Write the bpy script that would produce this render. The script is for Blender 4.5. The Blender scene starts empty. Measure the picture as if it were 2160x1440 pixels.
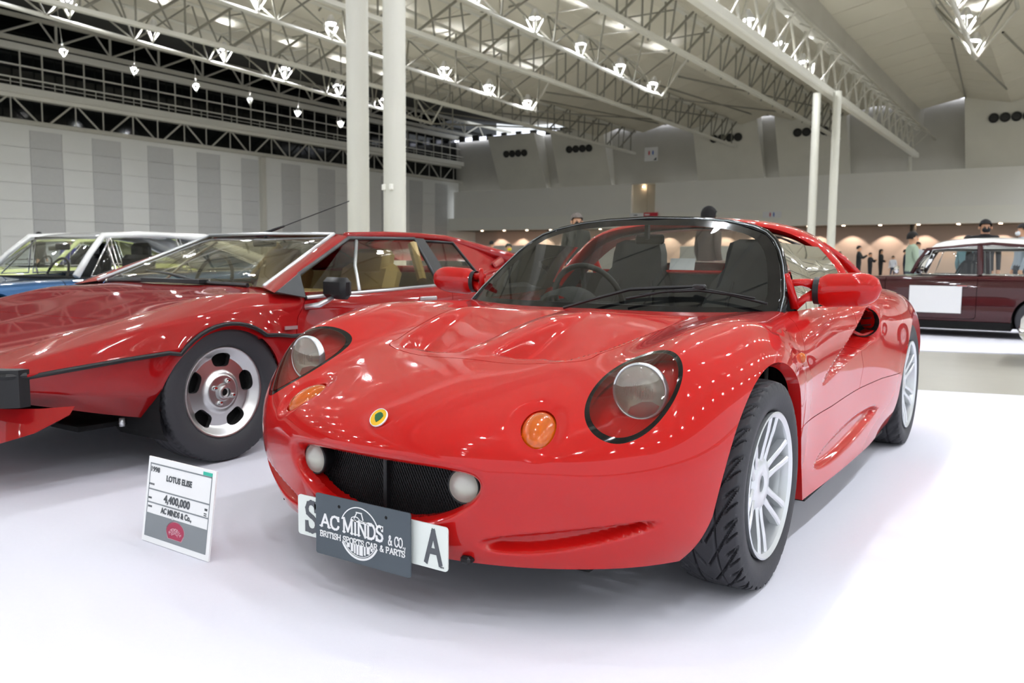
import bpy, bmesh, math, random
import numpy as np
from mathutils import Vector, Matrix, Euler
random.seed(7)
SC = bpy.context.scene
COL = SC.collection
PI = math.pi

# ---------------- camera, world, exposure ----------------
CAM_POS = Vector((1.4672, -2.3058, 0.9062))
PITCH, ROLL, YAW, FOCAL = 0.0957, 0.0093, 0.5828, 1774.6
cd = bpy.data.cameras.new('camera'); cam = bpy.data.objects.new('camera', cd); COL.objects.link(cam)
F_ = Vector((-math.sin(YAW)*math.cos(PITCH), math.cos(YAW)*math.cos(PITCH), -math.sin(PITCH)))
R_ = Vector((math.cos(YAW), math.sin(YAW), 0)); U_ = R_.cross(F_)
R2 = R_*math.cos(ROLL)+U_*math.sin(ROLL); U2 = -R_*math.sin(ROLL)+U_*math.cos(ROLL)
Mx = Matrix((R2, U2, -F_)).transposed().to_4x4(); Mx.translation = CAM_POS
cam.matrix_world = Mx
cd.sensor_width = 22.3; cd.lens = FOCAL/2160*22.3
cd.clip_start = 0.05; cd.clip_end = 300
cd.dof.use_dof = True; cd.dof.focus_distance = 2.3; cd.dof.aperture_fstop = 3.5
SC.camera = cam

SC.view_settings.view_transform = 'Standard'; SC.view_settings.look = 'None'
SC.view_settings.gamma = 1; SC.view_settings.use_curve_mapping = False
SC.view_settings.exposure = 1.02

W = bpy.data.worlds.new('hall_air'); SC.world = W; W.use_nodes = True
bg = W.node_tree.nodes['Background']
bg.inputs[0].default_value = (0.90, 0.95, 1.0, 1); bg.inputs[1].default_value = 0.62
LAMP_POWER = 330.0      # radiance of the hall lamps
# ---------------- materials ----------------
MATS = {}
def srgb(c):
    if isinstance(c, str):
        c = [int(c[i:i+2], 16)/255 for i in (0, 2, 4)]
    return tuple((v/12.92 if v <= .04045 else ((v+.055)/1.055)**2.4) for v in c)
def mat(name, col, rough=.5, metal=0, coat=0, trans=0, emit=0, spec=.5, alpha=1, ior=1.45, noise=None, bump=None, coat_rough=.03, ecol=None):
    if name in MATS: return MATS[name]
    m = bpy.data.materials.new(name); m.use_nodes = True; MATS[name] = m
    nt = m.node_tree; b = nt.nodes['Principled BSDF']
    c = srgb(col)
    b.inputs['Base Color'].default_value = (*c, 1)
    b.inputs['Roughness'].default_value = rough; b.inputs['Metallic'].default_value = metal
    b.inputs['Coat Weight'].default_value = coat; b.inputs['Coat Roughness'].default_value = coat_rough
    b.inputs['Transmission Weight'].default_value = trans; b.inputs['IOR'].default_value = ior
    b.inputs['Specular IOR Level'].default_value = spec; b.inputs['Alpha'].default_value = alpha
    if emit:
        b.inputs['Emission Color'].default_value = (*(srgb(ecol) if ecol else c), 1); b.inputs['Emission Strength'].default_value = emit
    if noise or bump:
        tc = nt.nodes.new('ShaderNodeTexCoord')
    if noise:                       # (scale, amount)
        n = nt.nodes.new('ShaderNodeTexNoise'); n.inputs['Scale'].default_value = noise[0]; n.inputs['Detail'].default_value = 6
        nt.links.new(tc.outputs['Object'], n.inputs['Vector'])
        r = nt.nodes.new('ShaderNodeMixRGB'); r.blend_type = 'MIX'
        r.inputs[1].default_value = (*[v*(1-noise[1]) for v in c], 1); r.inputs[2].default_value = (*[min(1, v*(1+noise[1])) for v in c], 1)
        nt.links.new(n.outputs['Fac'], r.inputs[0]); nt.links.new(r.outputs[0], b.inputs['Base Color'])
    if bump:                        # (scale, strength, distance)
        n2 = nt.nodes.new('ShaderNodeTexNoise'); n2.inputs['Scale'].default_value = bump[0]; n2.inputs['Detail'].default_value = 4
        nt.links.new(tc.outputs['Object'], n2.inputs['Vector'])
        bp = nt.nodes.new('ShaderNodeBump'); bp.inputs['Strength'].default_value = bump[1]; bp.inputs['Distance'].default_value = bump[2]
        nt.links.new(n2.outputs['Fac'], bp.inputs['Height']); nt.links.new(bp.outputs[0], b.inputs['Normal'])
    return m
def glass(name, tint, rough=0.0, mixr=.93, ior=1.5):
    """Thin pane: transparent tint with a mirror-like coat by Fresnel."""
    if name in MATS: return MATS[name]
    m = bpy.data.materials.new(name); m.use_nodes = True; MATS[name] = m
    nt = m.node_tree; nt.nodes.clear()
    o = nt.nodes.new('ShaderNodeOutputMaterial'); t = nt.nodes.new('ShaderNodeBsdfTransparent'); g = nt.nodes.new('ShaderNodeBsdfGlossy')
    f = nt.nodes.new('ShaderNodeFresnel'); mx = nt.nodes.new('ShaderNodeMixShader')
    f.inputs[0].default_value = ior
    t.inputs[0].default_value = (*tint, 1); g.inputs['Color'].default_value = (1, 1, 1, 1); g.inputs['Roughness'].default_value = rough
    nt.links.new(f.outputs[0], mx.inputs[0]); nt.links.new(t.outputs[0], mx.inputs[1]); nt.links.new(g.outputs[0], mx.inputs[2]); nt.links.new(mx.outputs[0], o.inputs[0])
    return m
RED = mat('red_paint', 'b00503', rough=.6, coat=1.0, spec=.1)
RED2 = mat('dark_red_paint', '94060a', rough=.6, coat=1.0, spec=.1)
BLACK = mat('black_plastic', '141416', rough=.45)
GLOSSBLACK = mat('gloss_black', '0a0a0b', rough=.08)
RUBBER = mat('tyre_rubber', '323236', rough=.62, bump=(90, .25, .002))
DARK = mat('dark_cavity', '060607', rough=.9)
SILVER = mat('silver_alloy', 'd9dcde', rough=.28, metal=.75)
POLISHED = mat('polished_alloy', 'd2d2d2', rough=.30, metal=1.0)
CHROME = mat('chrome', 'e8e8e8', rough=.06, metal=1)
TRIM = mat('cabin_trim', '1c1c1d', rough=.7)
LEATHER = mat('black_leather', '151516', rough=.5)
TAN = mat('tan_trim', 'b5a070', rough=.75)
for _m in (RED, RED2): _m.node_tree.nodes['Principled BSDF'].inputs['Coat IOR'].default_value = 1.5
WHITE = mat('white_print', 'e8e8e8', rough=.5)
INK = mat('grey_ink', '4c5054', rough=.5)
STEEL = mat('white_steel', 'dcdad0', rough=.5)
STEELD = mat('grey_steel', 'b0ada2', rough=.55)
CREAM = mat('cream_steel', 'efede4', rough=.5)
GLASS_CLEAR = glass('clear_glass', (.93, .96, .95))
GLASS_SCREEN = glass('windscreen_glass', (.80, .86, .82))
GLASS_TINT = glass('tinted_glass', (.38, .40, .36))
GLASS_TAN = glass('bronze_glass', (.74, .72, .58))

# ---------------- meshes and objects ----------------
def mesh_data(name, V, F, mats, smooth=False, N=None, mi=None, angle=None):
    me = bpy.data.meshes.new(name)
    me.from_pydata([tuple(map(float, v)) for v in V], [], [tuple(map(int, f)) for f in F])
    if not isinstance(mats, (list, tuple)): mats = [mats]
    for m in mats: me.materials.append(m)
    if mi is not None: me.polygons.foreach_set('material_index', list(mi))
    if smooth or N is not None or angle:
        me.polygons.foreach_set('use_smooth', [True]*len(me.polygons))
    if angle: me.set_sharp_from_angle(angle=math.radians(angle))
    me.update()
    if N is not None:
        me.normals_split_custom_set_from_vertices([tuple(map(float, n)) for n in N])
    return me
def link(name, data, parent=None):
    o = bpy.data.objects.new(name, data); COL.objects.link(o)
    if parent: o.parent = parent
    return o
def mobj(name, V, F, mats, parent=None, **k):
    return link(name, mesh_data(name, V, F, mats, **k), parent)
def tag(o, label=None, cat=None, group=None, kind=None):
    if label: o['label'] = label
    if cat: o['category'] = cat
    if group: o['group'] = group
    if kind: o['kind'] = kind
    return o
def empty(name, loc=(0, 0, 0), rz=0):
    o = bpy.data.objects.new(name, None); COL.objects.link(o); o.location = loc; o.rotation_euler = (0, 0, rz)
    o.empty_display_size = .1
    return o
def copy_tree(o, parent=None):
    c = o.copy(); COL.objects.link(c)
    if parent: c.parent = parent
    for ch in o.children: copy_tree(ch, c)
    return c
def welded(name, V, N, F, material, parent=None, drop=0.0):
    """one mesh with shared points and its own normal at every corner"""
    key = {}; mp = []; W_ = []
    for v in V:
        k = (round(v[0], 5), round(v[1], 5), round(v[2], 5))
        if k not in key: key[k] = len(W_); W_.append(k)
        mp.append(key[k])
    F2 = []; LN = []; seen = set()
    for f in F:
        g = []; ln = []
        for i in f:
            if mp[i] not in g: g.append(mp[i]); ln.append(N[i])
        if len(g) < 3 or frozenset(g) in seen: continue
        seen.add(frozenset(g)); F2.append(tuple(g)); LN += ln
    if drop:                       # leave out stray slivers cut off by the panel joints
        par = list(range(len(W_)))
        def fd(a):
            while par[a] != a: par[a] = par[par[a]]; a = par[a]
            return a
        for f in F2:
            for i in f[1:]: par[fd(i)] = fd(f[0])
        cnt = {}
        for f in F2: r = fd(f[0]); cnt[r] = cnt.get(r, 0)+1
        big = max(cnt.values()); G2 = []; L2 = []; k = 0
        for f in F2:
            if cnt[fd(f[0])] > drop*big: G2.append(f); L2 += LN[k:k+len(f)]
            k += len(f)
        F2, LN = G2, L2
        used = sorted({i for f in F2 for i in f}); m_ = {i: k for k, i in enumerate(used)}; W_ = [W_[i] for i in used]; F2 = [tuple(m_[i] for i in f) for f in F2]
    me = mesh_data(name, W_, F2, material, smooth=True)
    me.normals_split_custom_set([tuple(map(float, n)) for n in LN])
    return link(name, me, parent)
class MB:
    """Collects simple solids into one mesh."""
    def __init__(s): s.V = []; s.F = []; s.M = []
    def add(s, V, F, m=0):
        b = len(s.V); s.V += [tuple(v) for v in V]; s.F += [tuple(b+i for i in f) for f in F]; s.M += [m]*len(F); return s
    def box(s, c, d, R=None, m=0, bev=0):
        x, y, z = [k/2 for k in d]
        if bev:
            b = min(bev, x*.9, y*.9, z*.9); V = []
            for sx in (-1, 1):
                for sy in (-1, 1):
                    for sz in (-1, 1):
                        V += [(sx*(x-b), sy*(y-b), sz*z), (sx*(x-b), sy*y, sz*(z-b)), (sx*x, sy*(y-b), sz*(z-b))]
            bm = bmesh.new()
            for v in V: bm.verts.new(v)
            bmesh.ops.convex_hull(bm, input=bm.verts[:]); bm.verts.index_update()
            V = [v.co.copy() for v in bm.verts]; F = [[v.index for v in f.verts] for f in bm.faces]; bm.free()
        else:
            V = [(-x, -y, -z), (x, -y, -z), (x, y, -z), (-x, y, -z), (-x, -y, z), (x, -y, z), (x, y, z), (-x, y, z)]
            F = [(0, 3, 2, 1), (4, 5, 6, 7), (0, 1, 5, 4), (1, 2, 6, 5), (2, 3, 7, 6), (3, 0, 4, 7)]
        c = Vector(c); V = [((R @ Vector(v)) if R else Vector(v))+c for v in V]
        return s.add(V, F, m)
    def tube(s, pts, r, n=8, m=0, cap=True, closed=False, flat=1.0):
        pts = [Vector(p) for p in pts]; rs = r if isinstance(r, (list, tuple)) else [r]*len(pts)
        k = len(pts); V = []; F = []; up = None
        for i, p in enumerate(pts):
            a = pts[(i-1) % k] if (i or closed) else p; b = pts[(i+1) % k] if (i < k-1 or closed) else p
            t = (b-a).normalized() if (b-a).length > 1e-9 else Vector((0, 0, 1))
            if up is None: up = t.orthogonal().normalized() if abs(t.z) > .9 else (Vector((0, 0, 1))-t*t.z).normalized()
            up = (up-t*up.dot(t)); up = up.normalized() if up.length > 1e-6 else t.orthogonal().normalized()
            sd = t.cross(up)
            for j in range(n):
                g = 2*PI*j/n; V.append(p+sd*math.cos(g)*rs[i]+up*math.sin(g)*rs[i]*flat)
        for i in range(k if closed else k-1):
            a = i*n; b = ((i+1) % k)*n
            for j in range(n): F.append((a+j, a+(j+1) % n, b+(j+1) % n, b+j))
        if cap and not closed: F.append(tuple(range(n-1, -1, -1))); F.append(tuple(range((k-1)*n, k*n)))
        return s.add(V, F, m)
    def lathe(s, prof, c=(0, 0, 0), axis=(0, 0, 1), n=32, m=0, a0=0, a1=2*PI):
        """prof: (radius, height along axis)."""
        ax = Vector(axis).normalized(); u = ax.orthogonal().normalized(); v = ax.cross(u); c = Vector(c)
        full = abs(a1-a0-2*PI) < 1e-6; kk = n if full else n+1; V = []; F = []
        for r, h in prof:
            for j in range(kk):
                g = a0+(a1-a0)*j/n; V.append(c+ax*h+(u*math.cos(g)+v*math.sin(g))*r)
        for i in range(len(prof)-1):
            for j in range(n):
                j2 = (j+1) % kk; F.append((i*kk+j, i*kk+j2, (i+1)*kk+j2, (i+1)*kk+j))
        return s.add(V, F, m)
    def prism(s, pts, h, M=None, m=0):
        """closed outline in xy, thickness h along z, placed by matrix M."""
        n = len(pts); V = [Vector((x, y, 0)) for x, y in pts]+[Vector((x, y, h)) for x, y in pts]
        if M is not None: V = [M @ v for v in V]
        F = [tuple(range(n-1, -1, -1)), tuple(range(n, 2*n))]+[(i, (i+1) % n, n+(i+1) % n, n+i) for i in range(n)]
        return s.add(V, F, m)
    def build(s, name, mats, parent=None, smooth=False, angle=None, **k):
        return mobj(name, s.V, s.F, mats, parent, smooth=smooth, mi=s.M if isinstance(mats, (list, tuple)) else None, angle=angle, **k)
    def data(s, name, mats, smooth=False, angle=None):
        return mesh_data(name, s.V, s.F, mats, smooth=smooth, mi=s.M if isinstance(mats, (list, tuple)) else None, angle=angle)
def frame(o, x, y=None, z=None):
    """4x4 from origin and axes."""
    x = Vector(x).normalized()
    if z is None: y = Vector(y).normalized(); z = x.cross(y)
    elif y is None: z = Vector(z).normalized(); y = z.cross(x)
    M = Matrix((x, Vector(y), Vector(z))).transposed().to_4x4(); M.translation = Vector(o); return M
def text_mesh(s, size, width=None, weight=0.0, depth=.0006, align='CENTER', name='lettering'):
    c = bpy.data.curves.new(name, 'FONT'); c.body = s; c.size = size; c.align_x = align; c.align_y = 'CENTER'
    c.extrude = depth; c.offset = weight; c.resolution_u = 3
    o = bpy.data.objects.new(name, c); COL.objects.link(o)
    bpy.context.view_layer.update()
    me = bpy.data.meshes.new_from_object(o.evaluated_get(bpy.context.evaluated_depsgraph_get()))
    bpy.data.objects.remove(o); bpy.data.curves.remove(c)
    if width:
        xs = [v.co.x for v in me.vertices]; w = max(xs)-min(xs); k = width/w
        for v in me.vertices: v.co.x *= k
    me.name = name
    return me
def put_text(s, size, M, material, parent, width=None, weight=0, name='lettering', depth=.0006, align='CENTER'):
    me = text_mesh(s, size, width, weight, depth, align, name); me.transform(M); me.materials.clear(); me.materials.append(material)
    return link(name, me, parent)
def clip(V, N, F, f, also=None):
    """Keep the part of a mesh where f >= 0; returns mesh and the cut edges."""
    V = list(map(tuple, V)); N = list(map(tuple, N)); f = list(f); newv = {}; out = []; cut = []
    V2 = V; N2 = N
    def mid(a, b):
        k = (a, b) if a < b else (b, a)
        if k in newv: return newv[k]
        t = f[k[0]]/(f[k[0]]-f[k[1]]); t = min(max(t, 0), 1)
        p = tuple(V[k[0]][i]*(1-t)+V[k[1]][i]*t for i in range(3)); n = tuple(N[k[0]][i]*(1-t)+N[k[1]][i]*t for i in range(3))
        V2.append(p); N2.append(n); newv[k] = len(V2)-1; return newv[k]
    for fc in F:
        s = [f[i] >= 0 for i in fc]
        if all(s): out.append(tuple(fc)); continue
        if not any(s): continue
        poly = []; c = []
        for k in range(len(fc)):
            a, b = fc[k], fc[(k+1) % len(fc)]
            if s[k]: poly.append(a)
            if s[k] != s[(k+1) % len(fc)]: m = mid(a, b); poly.append(m); c.append((m, s[k]))
        if len(poly) >= 3:
            out.append(tuple(poly))
            if len(c) == 2:
                (m1, k1), (m2, k2) = c
                cut.append((m1, m2) if k1 else (m2, m1))   # leaves at m1, returns at m2
    used = sorted({i for fc in out for i in fc}); mp = {i: k for k, i in enumerate(used)}
    return ([V2[i] for i in used], [N2[i] for i in used], [tuple(mp[i] for i in fc) for fc in out], [(mp[a], mp[b]) for a, b in cut if a in mp and b in mp])
def rim(V, N, cut, depth, inset=0.0, dirn=None):
    """Fold a cut edge inwards: strip along the edges, going down the normal."""
    V = list(V); N = list(N); F = []
    for a, b in cut:
        va, vb = Vector(V[a]), Vector(V[b]); na, nb = Vector(N[a]), Vector(N[b])
        da = Vector(dirn) if dirn else -na; db = Vector(dirn) if dirn else -nb
        e = (vb-va); 
        if e.length < 1e-7: continue
        sd = e.cross(na).normalized()
        i = len(V); V += [tuple(va), tuple(vb), tuple(vb+db*depth+sd*inset), tuple(va+da*depth+sd*inset)]
        n = (vb-va).cross(va+da*depth-va).normalized()
        N += [tuple(n)]*4; F.append((i, i+3, i+2, i+1) if True else 0)
        for k in range(4): N[i+k] = tuple(-n)
    return V, N, F
# ---- smooth car skins: bicubic spline surfaces through a grid of points ----
def spline_matrix(n, ts, periodic):
    """Rows give the weights of n knots (at 0..n-1) for a cubic spline evaluated at ts."""
    A = np.zeros((n, n)); B = np.zeros((n, n))
    for i in range(n):
        if periodic or 0 < i < n-1:
            A[i, (i-1) % n] = 1; A[i, i] = 4; A[i, (i+1) % n] = 1
            B[i, (i-1) % n] = 6; B[i, i] = -12; B[i, (i+1) % n] = 6
        else:
            A[i, i] = 1                       # natural end: no curvature
    M = np.linalg.solve(A, B)                 # knots -> second derivatives
    W = np.zeros((len(ts), n))
    for r, t in enumerate(ts):
        k = int(math.floor(t))
        if not periodic: k = min(max(k, 0), n-2)
        f = t-k; a, b = k % n, (k+1) % n
        W[r, a] += 1-f; W[r, b] += f
        W[r] += ((1-f)**3-(1-f))/6*M[a] + (f**3-f)/6*M[b]
    return W

def skin_points(G, ti, tj, periodic=False):
    """G[i][j] -> dense points [len(ti), len(tj), 3]."""
    G = np.array(G, float)
    Wi = spline_matrix(G.shape[0], ti, periodic); Wj = spline_matrix(G.shape[1], tj, False)
    return np.einsum('ai,ijk,bj->abk', Wi, G, Wj)

def grid_normals(P, flip=False):
    du = np.gradient(P, axis=0); dv = np.gradient(P, axis=1)
    N = np.cross(du, dv); N /= np.linalg.norm(N, axis=-1, keepdims=True)+1e-12
    return -N if flip else N

# control points of the roadster, right half as seen (x > 0), columns from the nose round to the tail,
# rows from the bottom edge up to the cowl and the door top
ROAD = [
 [(0,-.700,.160),(0,-.732,.215),(0,-.748,.300),(0,-.756,.400),(0,-.715,.478),(0,-.600,.541),(0,-.400,.603),(0,-.150,.655),(0,.140,.708),(0,.430,.735)],
 [(.15,-.690,.160),(.15,-.722,.215),(.15,-.738,.300),(.15,-.746,.400),(.15,-.706,.478),(.15,-.592,.540),(.15,-.392,.601),(.15,-.145,.652),(.14,.145,.707),(.12,.433,.734)],
 [(.29,-.662,.160),(.295,-.690,.215),(.30,-.704,.300),(.30,-.712,.400),(.30,-.674,.476),(.295,-.562,.538),(.29,-.368,.605),(.285,-.130,.661),(.27,.155,.706),(.23,.442,.733)],
 [(.42,-.618,.162),(.43,-.640,.216),(.435,-.650,.300),(.435,-.658,.400),(.43,-.625,.474),(.425,-.520,.537),(.415,-.340,.611),(.405,-.110,.664),(.385,.170,.709),(.335,.460,.733)],
 [(.54,-.550,.164),(.55,-.572,.218),(.558,-.590,.300),(.560,-.597,.398),(.558,-.572,.473),(.552,-.492,.550),(.52,-.320,.636),(.50,-.100,.688),(.475,.180,.719),(.43,.485,.735)],
 [(.64,-.465,.166),(.655,-.492,.220),(.665,-.515,.302),(.668,-.519,.395),(.668,-.500,.475),(.662,-.445,.565),(.634,-.325,.668),(.58,-.080,.718),(.55,.190,.730),(.51,.515,.737)],
 [(.725,-.340,.168),(.745,-.370,.222),(.760,-.392,.304),(.768,-.394,.395),(.768,-.380,.478),(.757,-.335,.572),(.72,-.235,.674),(.65,-.040,.733),(.61,.200,.744),(.57,.540,.740)],
 [(.785,-.140,.165),(.805,-.150,.225),(.82,-.155,.310),(.828,-.155,.400),(.828,-.145,.490),(.820,-.120,.580),(.785,-.060,.670),(.72,.030,.732),(.66,.230,.747),(.61,.565,.742)],
 [(.80,.160,.160),(.812,.160,.225),(.820,.160,.310),(.826,.160,.400),(.828,.160,.490),(.822,.165,.580),(.790,.180,.662),(.735,.225,.715),(.685,.350,.735),(.640,.590,.742)],
 [(.805,.460,.158),(.802,.460,.225),(.795,.460,.310),(.790,.460,.400),(.790,.460,.480),(.790,.460,.560),(.778,.460,.630),(.750,.475,.682),(.715,.540,.715),(.672,.680,.740)],
 [(.815,.800,.158),(.808,.800,.225),(.795,.800,.310),(.788,.800,.400),(.786,.800,.480),(.788,.800,.560),(.786,.800,.630),(.774,.800,.688),(.752,.810,.726),(.708,.830,.748)],
 [(.818,1.12,.158),(.812,1.12,.225),(.800,1.12,.310),(.795,1.12,.400),(.796,1.12,.480),(.799,1.12,.560),(.799,1.12,.632),(.788,1.12,.692),(.762,1.12,.735),(.716,1.12,.760)],
 [(.815,1.45,.160),(.816,1.45,.230),(.814,1.45,.315),(.816,1.45,.405),(.820,1.45,.492),(.824,1.45,.578),(.822,1.45,.655),(.805,1.45,.722),(.768,1.45,.770),(.700,1.45,.797)],
 [(.800,1.80,.165),(.825,1.80,.240),(.838,1.80,.330),(.845,1.80,.420),(.850,1.80,.512),(.850,1.80,.602),(.838,1.80,.682),(.806,1.80,.748),(.745,1.80,.790),(.640,1.80,.812)],
 [(.800,2.15,.170),(.835,2.15,.250),(.848,2.15,.340),(.855,2.15,.435),(.857,2.15,.525),(.853,2.15,.612),(.834,2.15,.690),(.790,2.15,.750),(.712,2.15,.785),(.580,2.15,.800)],
 [(.780,2.50,.180),(.820,2.50,.262),(.836,2.50,.350),(.842,2.50,.445),(.840,2.50,.535),(.828,2.50,.618),(.798,2.50,.688),(.745,2.50,.738),(.655,2.50,.768),(.500,2.50,.782)],
 [(.680,2.80,.200),(.720,2.82,.285),(.740,2.83,.370),(.745,2.84,.455),(.740,2.84,.535),(.725,2.83,.605),(.695,2.80,.660),(.640,2.76,.702),(.560,2.70,.732),(.420,2.64,.752)],
 [(.400,2.93,.210),(.420,2.95,.300),(.430,2.96,.390),(.430,2.965,.480),(.430,2.965,.560),(.425,2.95,.630),(.405,2.90,.690),(.370,2.84,.715),(.320,2.78,.740),(.240,2.70,.760)],
 [(0,2.95,.215),(0,2.97,.305),(0,2.98,.395),(0,2.985,.485),(0,2.985,.560),(0,2.97,.630),(0,2.92,.680),(0,2.86,.715),(0,2.80,.742),(0,2.72,.762)],
]
def mirror_columns(G):
    return G + [[(-x, y, z) for x, y, z in c] for c in G[-2:0:-1]]
# ---------------- the hall ----------------
def structure(o): o['kind'] = 'structure'; return o
XL, YF, ZC = -46.5, 60.0, 12.3
FLOORM = mat('grey_concrete_floor', 'a5a296', rough=.35, noise=(3.0, .10))
CARPET = mat('white_carpet', 'dedee8', rough=.95, noise=(60, .015), bump=(350, .15, .002))
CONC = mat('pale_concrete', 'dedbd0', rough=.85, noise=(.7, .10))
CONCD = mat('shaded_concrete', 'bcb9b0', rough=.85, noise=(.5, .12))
BALC = mat('painted_balcony', 'ebe9e2', rough=.7, noise=(.4, .03))
FASC = mat('fascia_white', 'eeece2', rough=.6)
PANW = mat('wall_panel_white', 'eeeeea', rough=.55, noise=(.8, .02))
PANG = mat('wall_panel_grey', 'cfcfcd', rough=.55, noise=(6, .05))
NIGHT = mat('dark_glass', '0d1012', rough=.08)
CEIL = mat('ceiling_panel', 'e2ddce', rough=.7, noise=(.6, .05))
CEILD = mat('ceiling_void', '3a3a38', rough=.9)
STRUT = mat('strut_steel', 'cdcabf', rough=.5)
STRUTD = mat('dark_strut', '8a877c', rough=.6)
LAMPGLOW = mat('lamp_glow', 'ffffff', emit=LAMP_POWER, ecol='f3f7ff')
SKYSLIT = mat('clerestory_daylight', 'ffffff', emit=1.6, ecol='e8ecff')
DOWNL = mat('downlight_glow', 'ffffff', emit=9, ecol='ffe2c0')

mb = MB(); mb.box((-6, 18, -.06), (100, 100, .1)); structure(mb.build('floor', FLOORM))
def carpet(name, pts, label):
    m = MB(); m.prism(pts, .010, Matrix.Translation((0, 0, -.010))); o = m.build(name, CARPET); return tag(o, label, 'carpet')
carpet('white_carpet', [(-14, -9), (9, -9), (9, 6.50), (1.255, 4.535), (-2, 3.72), (-2, 4.8), (-14, 4.8)], 'large white carpet under the two red sports cars in the foreground')
carpet('white_carpet', [(-1.6, 6.95), (6, 9.2), (6, 13.8), (-2.6, 13.0)], 'white carpet strip under the maroon saloon at the right')

def strut(a, b, r, n=5):
    m = MB(); m.tube([a, b], r, n, cap=False); return m
def unit_strut(mater, n=6):
    m = MB(); m.tube([(0, 0, 0), (0, 0, 1)], 1.0, n, cap=False); return m.data('strut', mater, smooth=True)
US, USD = unit_strut(STRUT), unit_strut(STRUTD)
def place_strut(a, b, r, parent, data=None, name='strut'):
    a, b = Vector(a), Vector(b); d = b-a; o = link(name, data or US, parent)
    o.location = a; o.rotation_mode = 'QUATERNION'; o.rotation_quaternion = d.to_track_quat('Z', 'Y'); o.scale = (r, r, d.length); return o

# left wall: striped panels, rail, open truss, walkway, glazing
wl = MB(); wl.box((XL-.35, 22, 4.05), (.4, 92, 8.1)); wl.box((XL-.5, 22, 11.2), (.1, 92, 6.6), m=1); wl = structure(wl.build('wall_left', [PANW, NIGHT]))
pw = MB(); pw.box((.03, 0, 0), (.06, 1.755, .95)); PWD = {0: pw.data('wall_panel', PANW), 1: pw.data('wall_panel', PANG)}
for i in range(22):
    for j in range(8):
        o = link('wall_panel', PWD[i % 2], wl); o.location = (XL-.15+random.uniform(0, .006), 21.43+1.775*i, .50+.972*j)
m = MB(); m.box((XL, 22, 8.16), (.5, 92, .22), bev=.03); m.box((XL+.06, 38.2, 4.0), (.3, .38, 8.0)); m.build('top_rail', STRUT, wl)
m = MB(); m.box((XL+.1, 22, 9.78), (.7, 92, .36)); m.box((XL-.1, 22, 9.50), (.5, 92, .2)); m.build('walkway', CREAM, wl)
m = MB(); m.box((XL+.3, 22, 10.42), (.07, 92, .07)); m.box((XL+.3, 22, 10.18), (.03, 92, .03)); m.box((XL, 22, 11.15), (.08, 92, .08)); m.box((XL, 22, 12.1), (.4, 92, .35)); m.build('guard_rail', CREAM, wl)
for k in range(42):
    y = 16.0+1.185*k; o = place_strut((XL, y, 9.9), (XL, y, 12.1), .045, wl, name='mullion')
    if k % 2 == 0: place_strut((XL+.3, y+.5, 9.95), (XL+.3, y+.5, 10.42), .025, wl, name='rail_post')
for k in range(13):
    y = 14.4+3.55*k
    place_strut((XL, y, 9.4), (XL, y+1.25, 8.25), .055, wl); place_strut((XL, y+1.9, 8.25), (XL, y+3.2, 9.4), .055, wl); place_strut((XL, y+1.5, 8.25), (XL, y+1.5, 9.4), .04, wl); place_strut((XL, y+3.4, 8.25), (XL, y+3.4, 9.4), .04, wl)

m = MB(); m.box((XL+1.2, 22, 12.25), (.25, 92, .22)); m.box((XL+1.2, 22, 13.45), (.25, 92, .2)); m.build('upper_chords', STRUT, wl)
for k in range(16):
    y = 14+3.1*k; place_strut((XL+1.2, y, 12.3), (XL+1.2, y, 13.4), .07, wl); place_strut((XL+1.2, y, 12.3), (XL+1.2, y+2.2, 13.4), .06, wl); place_strut((XL+1.2, y+2.2, 13.4), (XL+1.2, y+3.1, 12.3), .05, wl)

# far wall: recess below, fascia, balcony, concrete blocks, daylight slit
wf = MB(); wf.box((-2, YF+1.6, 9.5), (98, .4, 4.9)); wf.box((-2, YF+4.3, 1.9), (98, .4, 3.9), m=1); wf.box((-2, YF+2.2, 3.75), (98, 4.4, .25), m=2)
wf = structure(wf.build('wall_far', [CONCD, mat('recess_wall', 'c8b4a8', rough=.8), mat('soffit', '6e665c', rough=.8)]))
m = MB(); m.box((-20.9-16.6+.3, YF+.15, 5.92), (17.9*1, .3, 2.4)); m.box((12, YF+.15, 5.92), (76.4, .3, 2.4)); m.build('balcony_front', BALC, wf)
m = MB(); m.box((-2, YF+.1, 4.16), (91, .42, 1.12)); m.build('fascia', FASC, wf)
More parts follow.
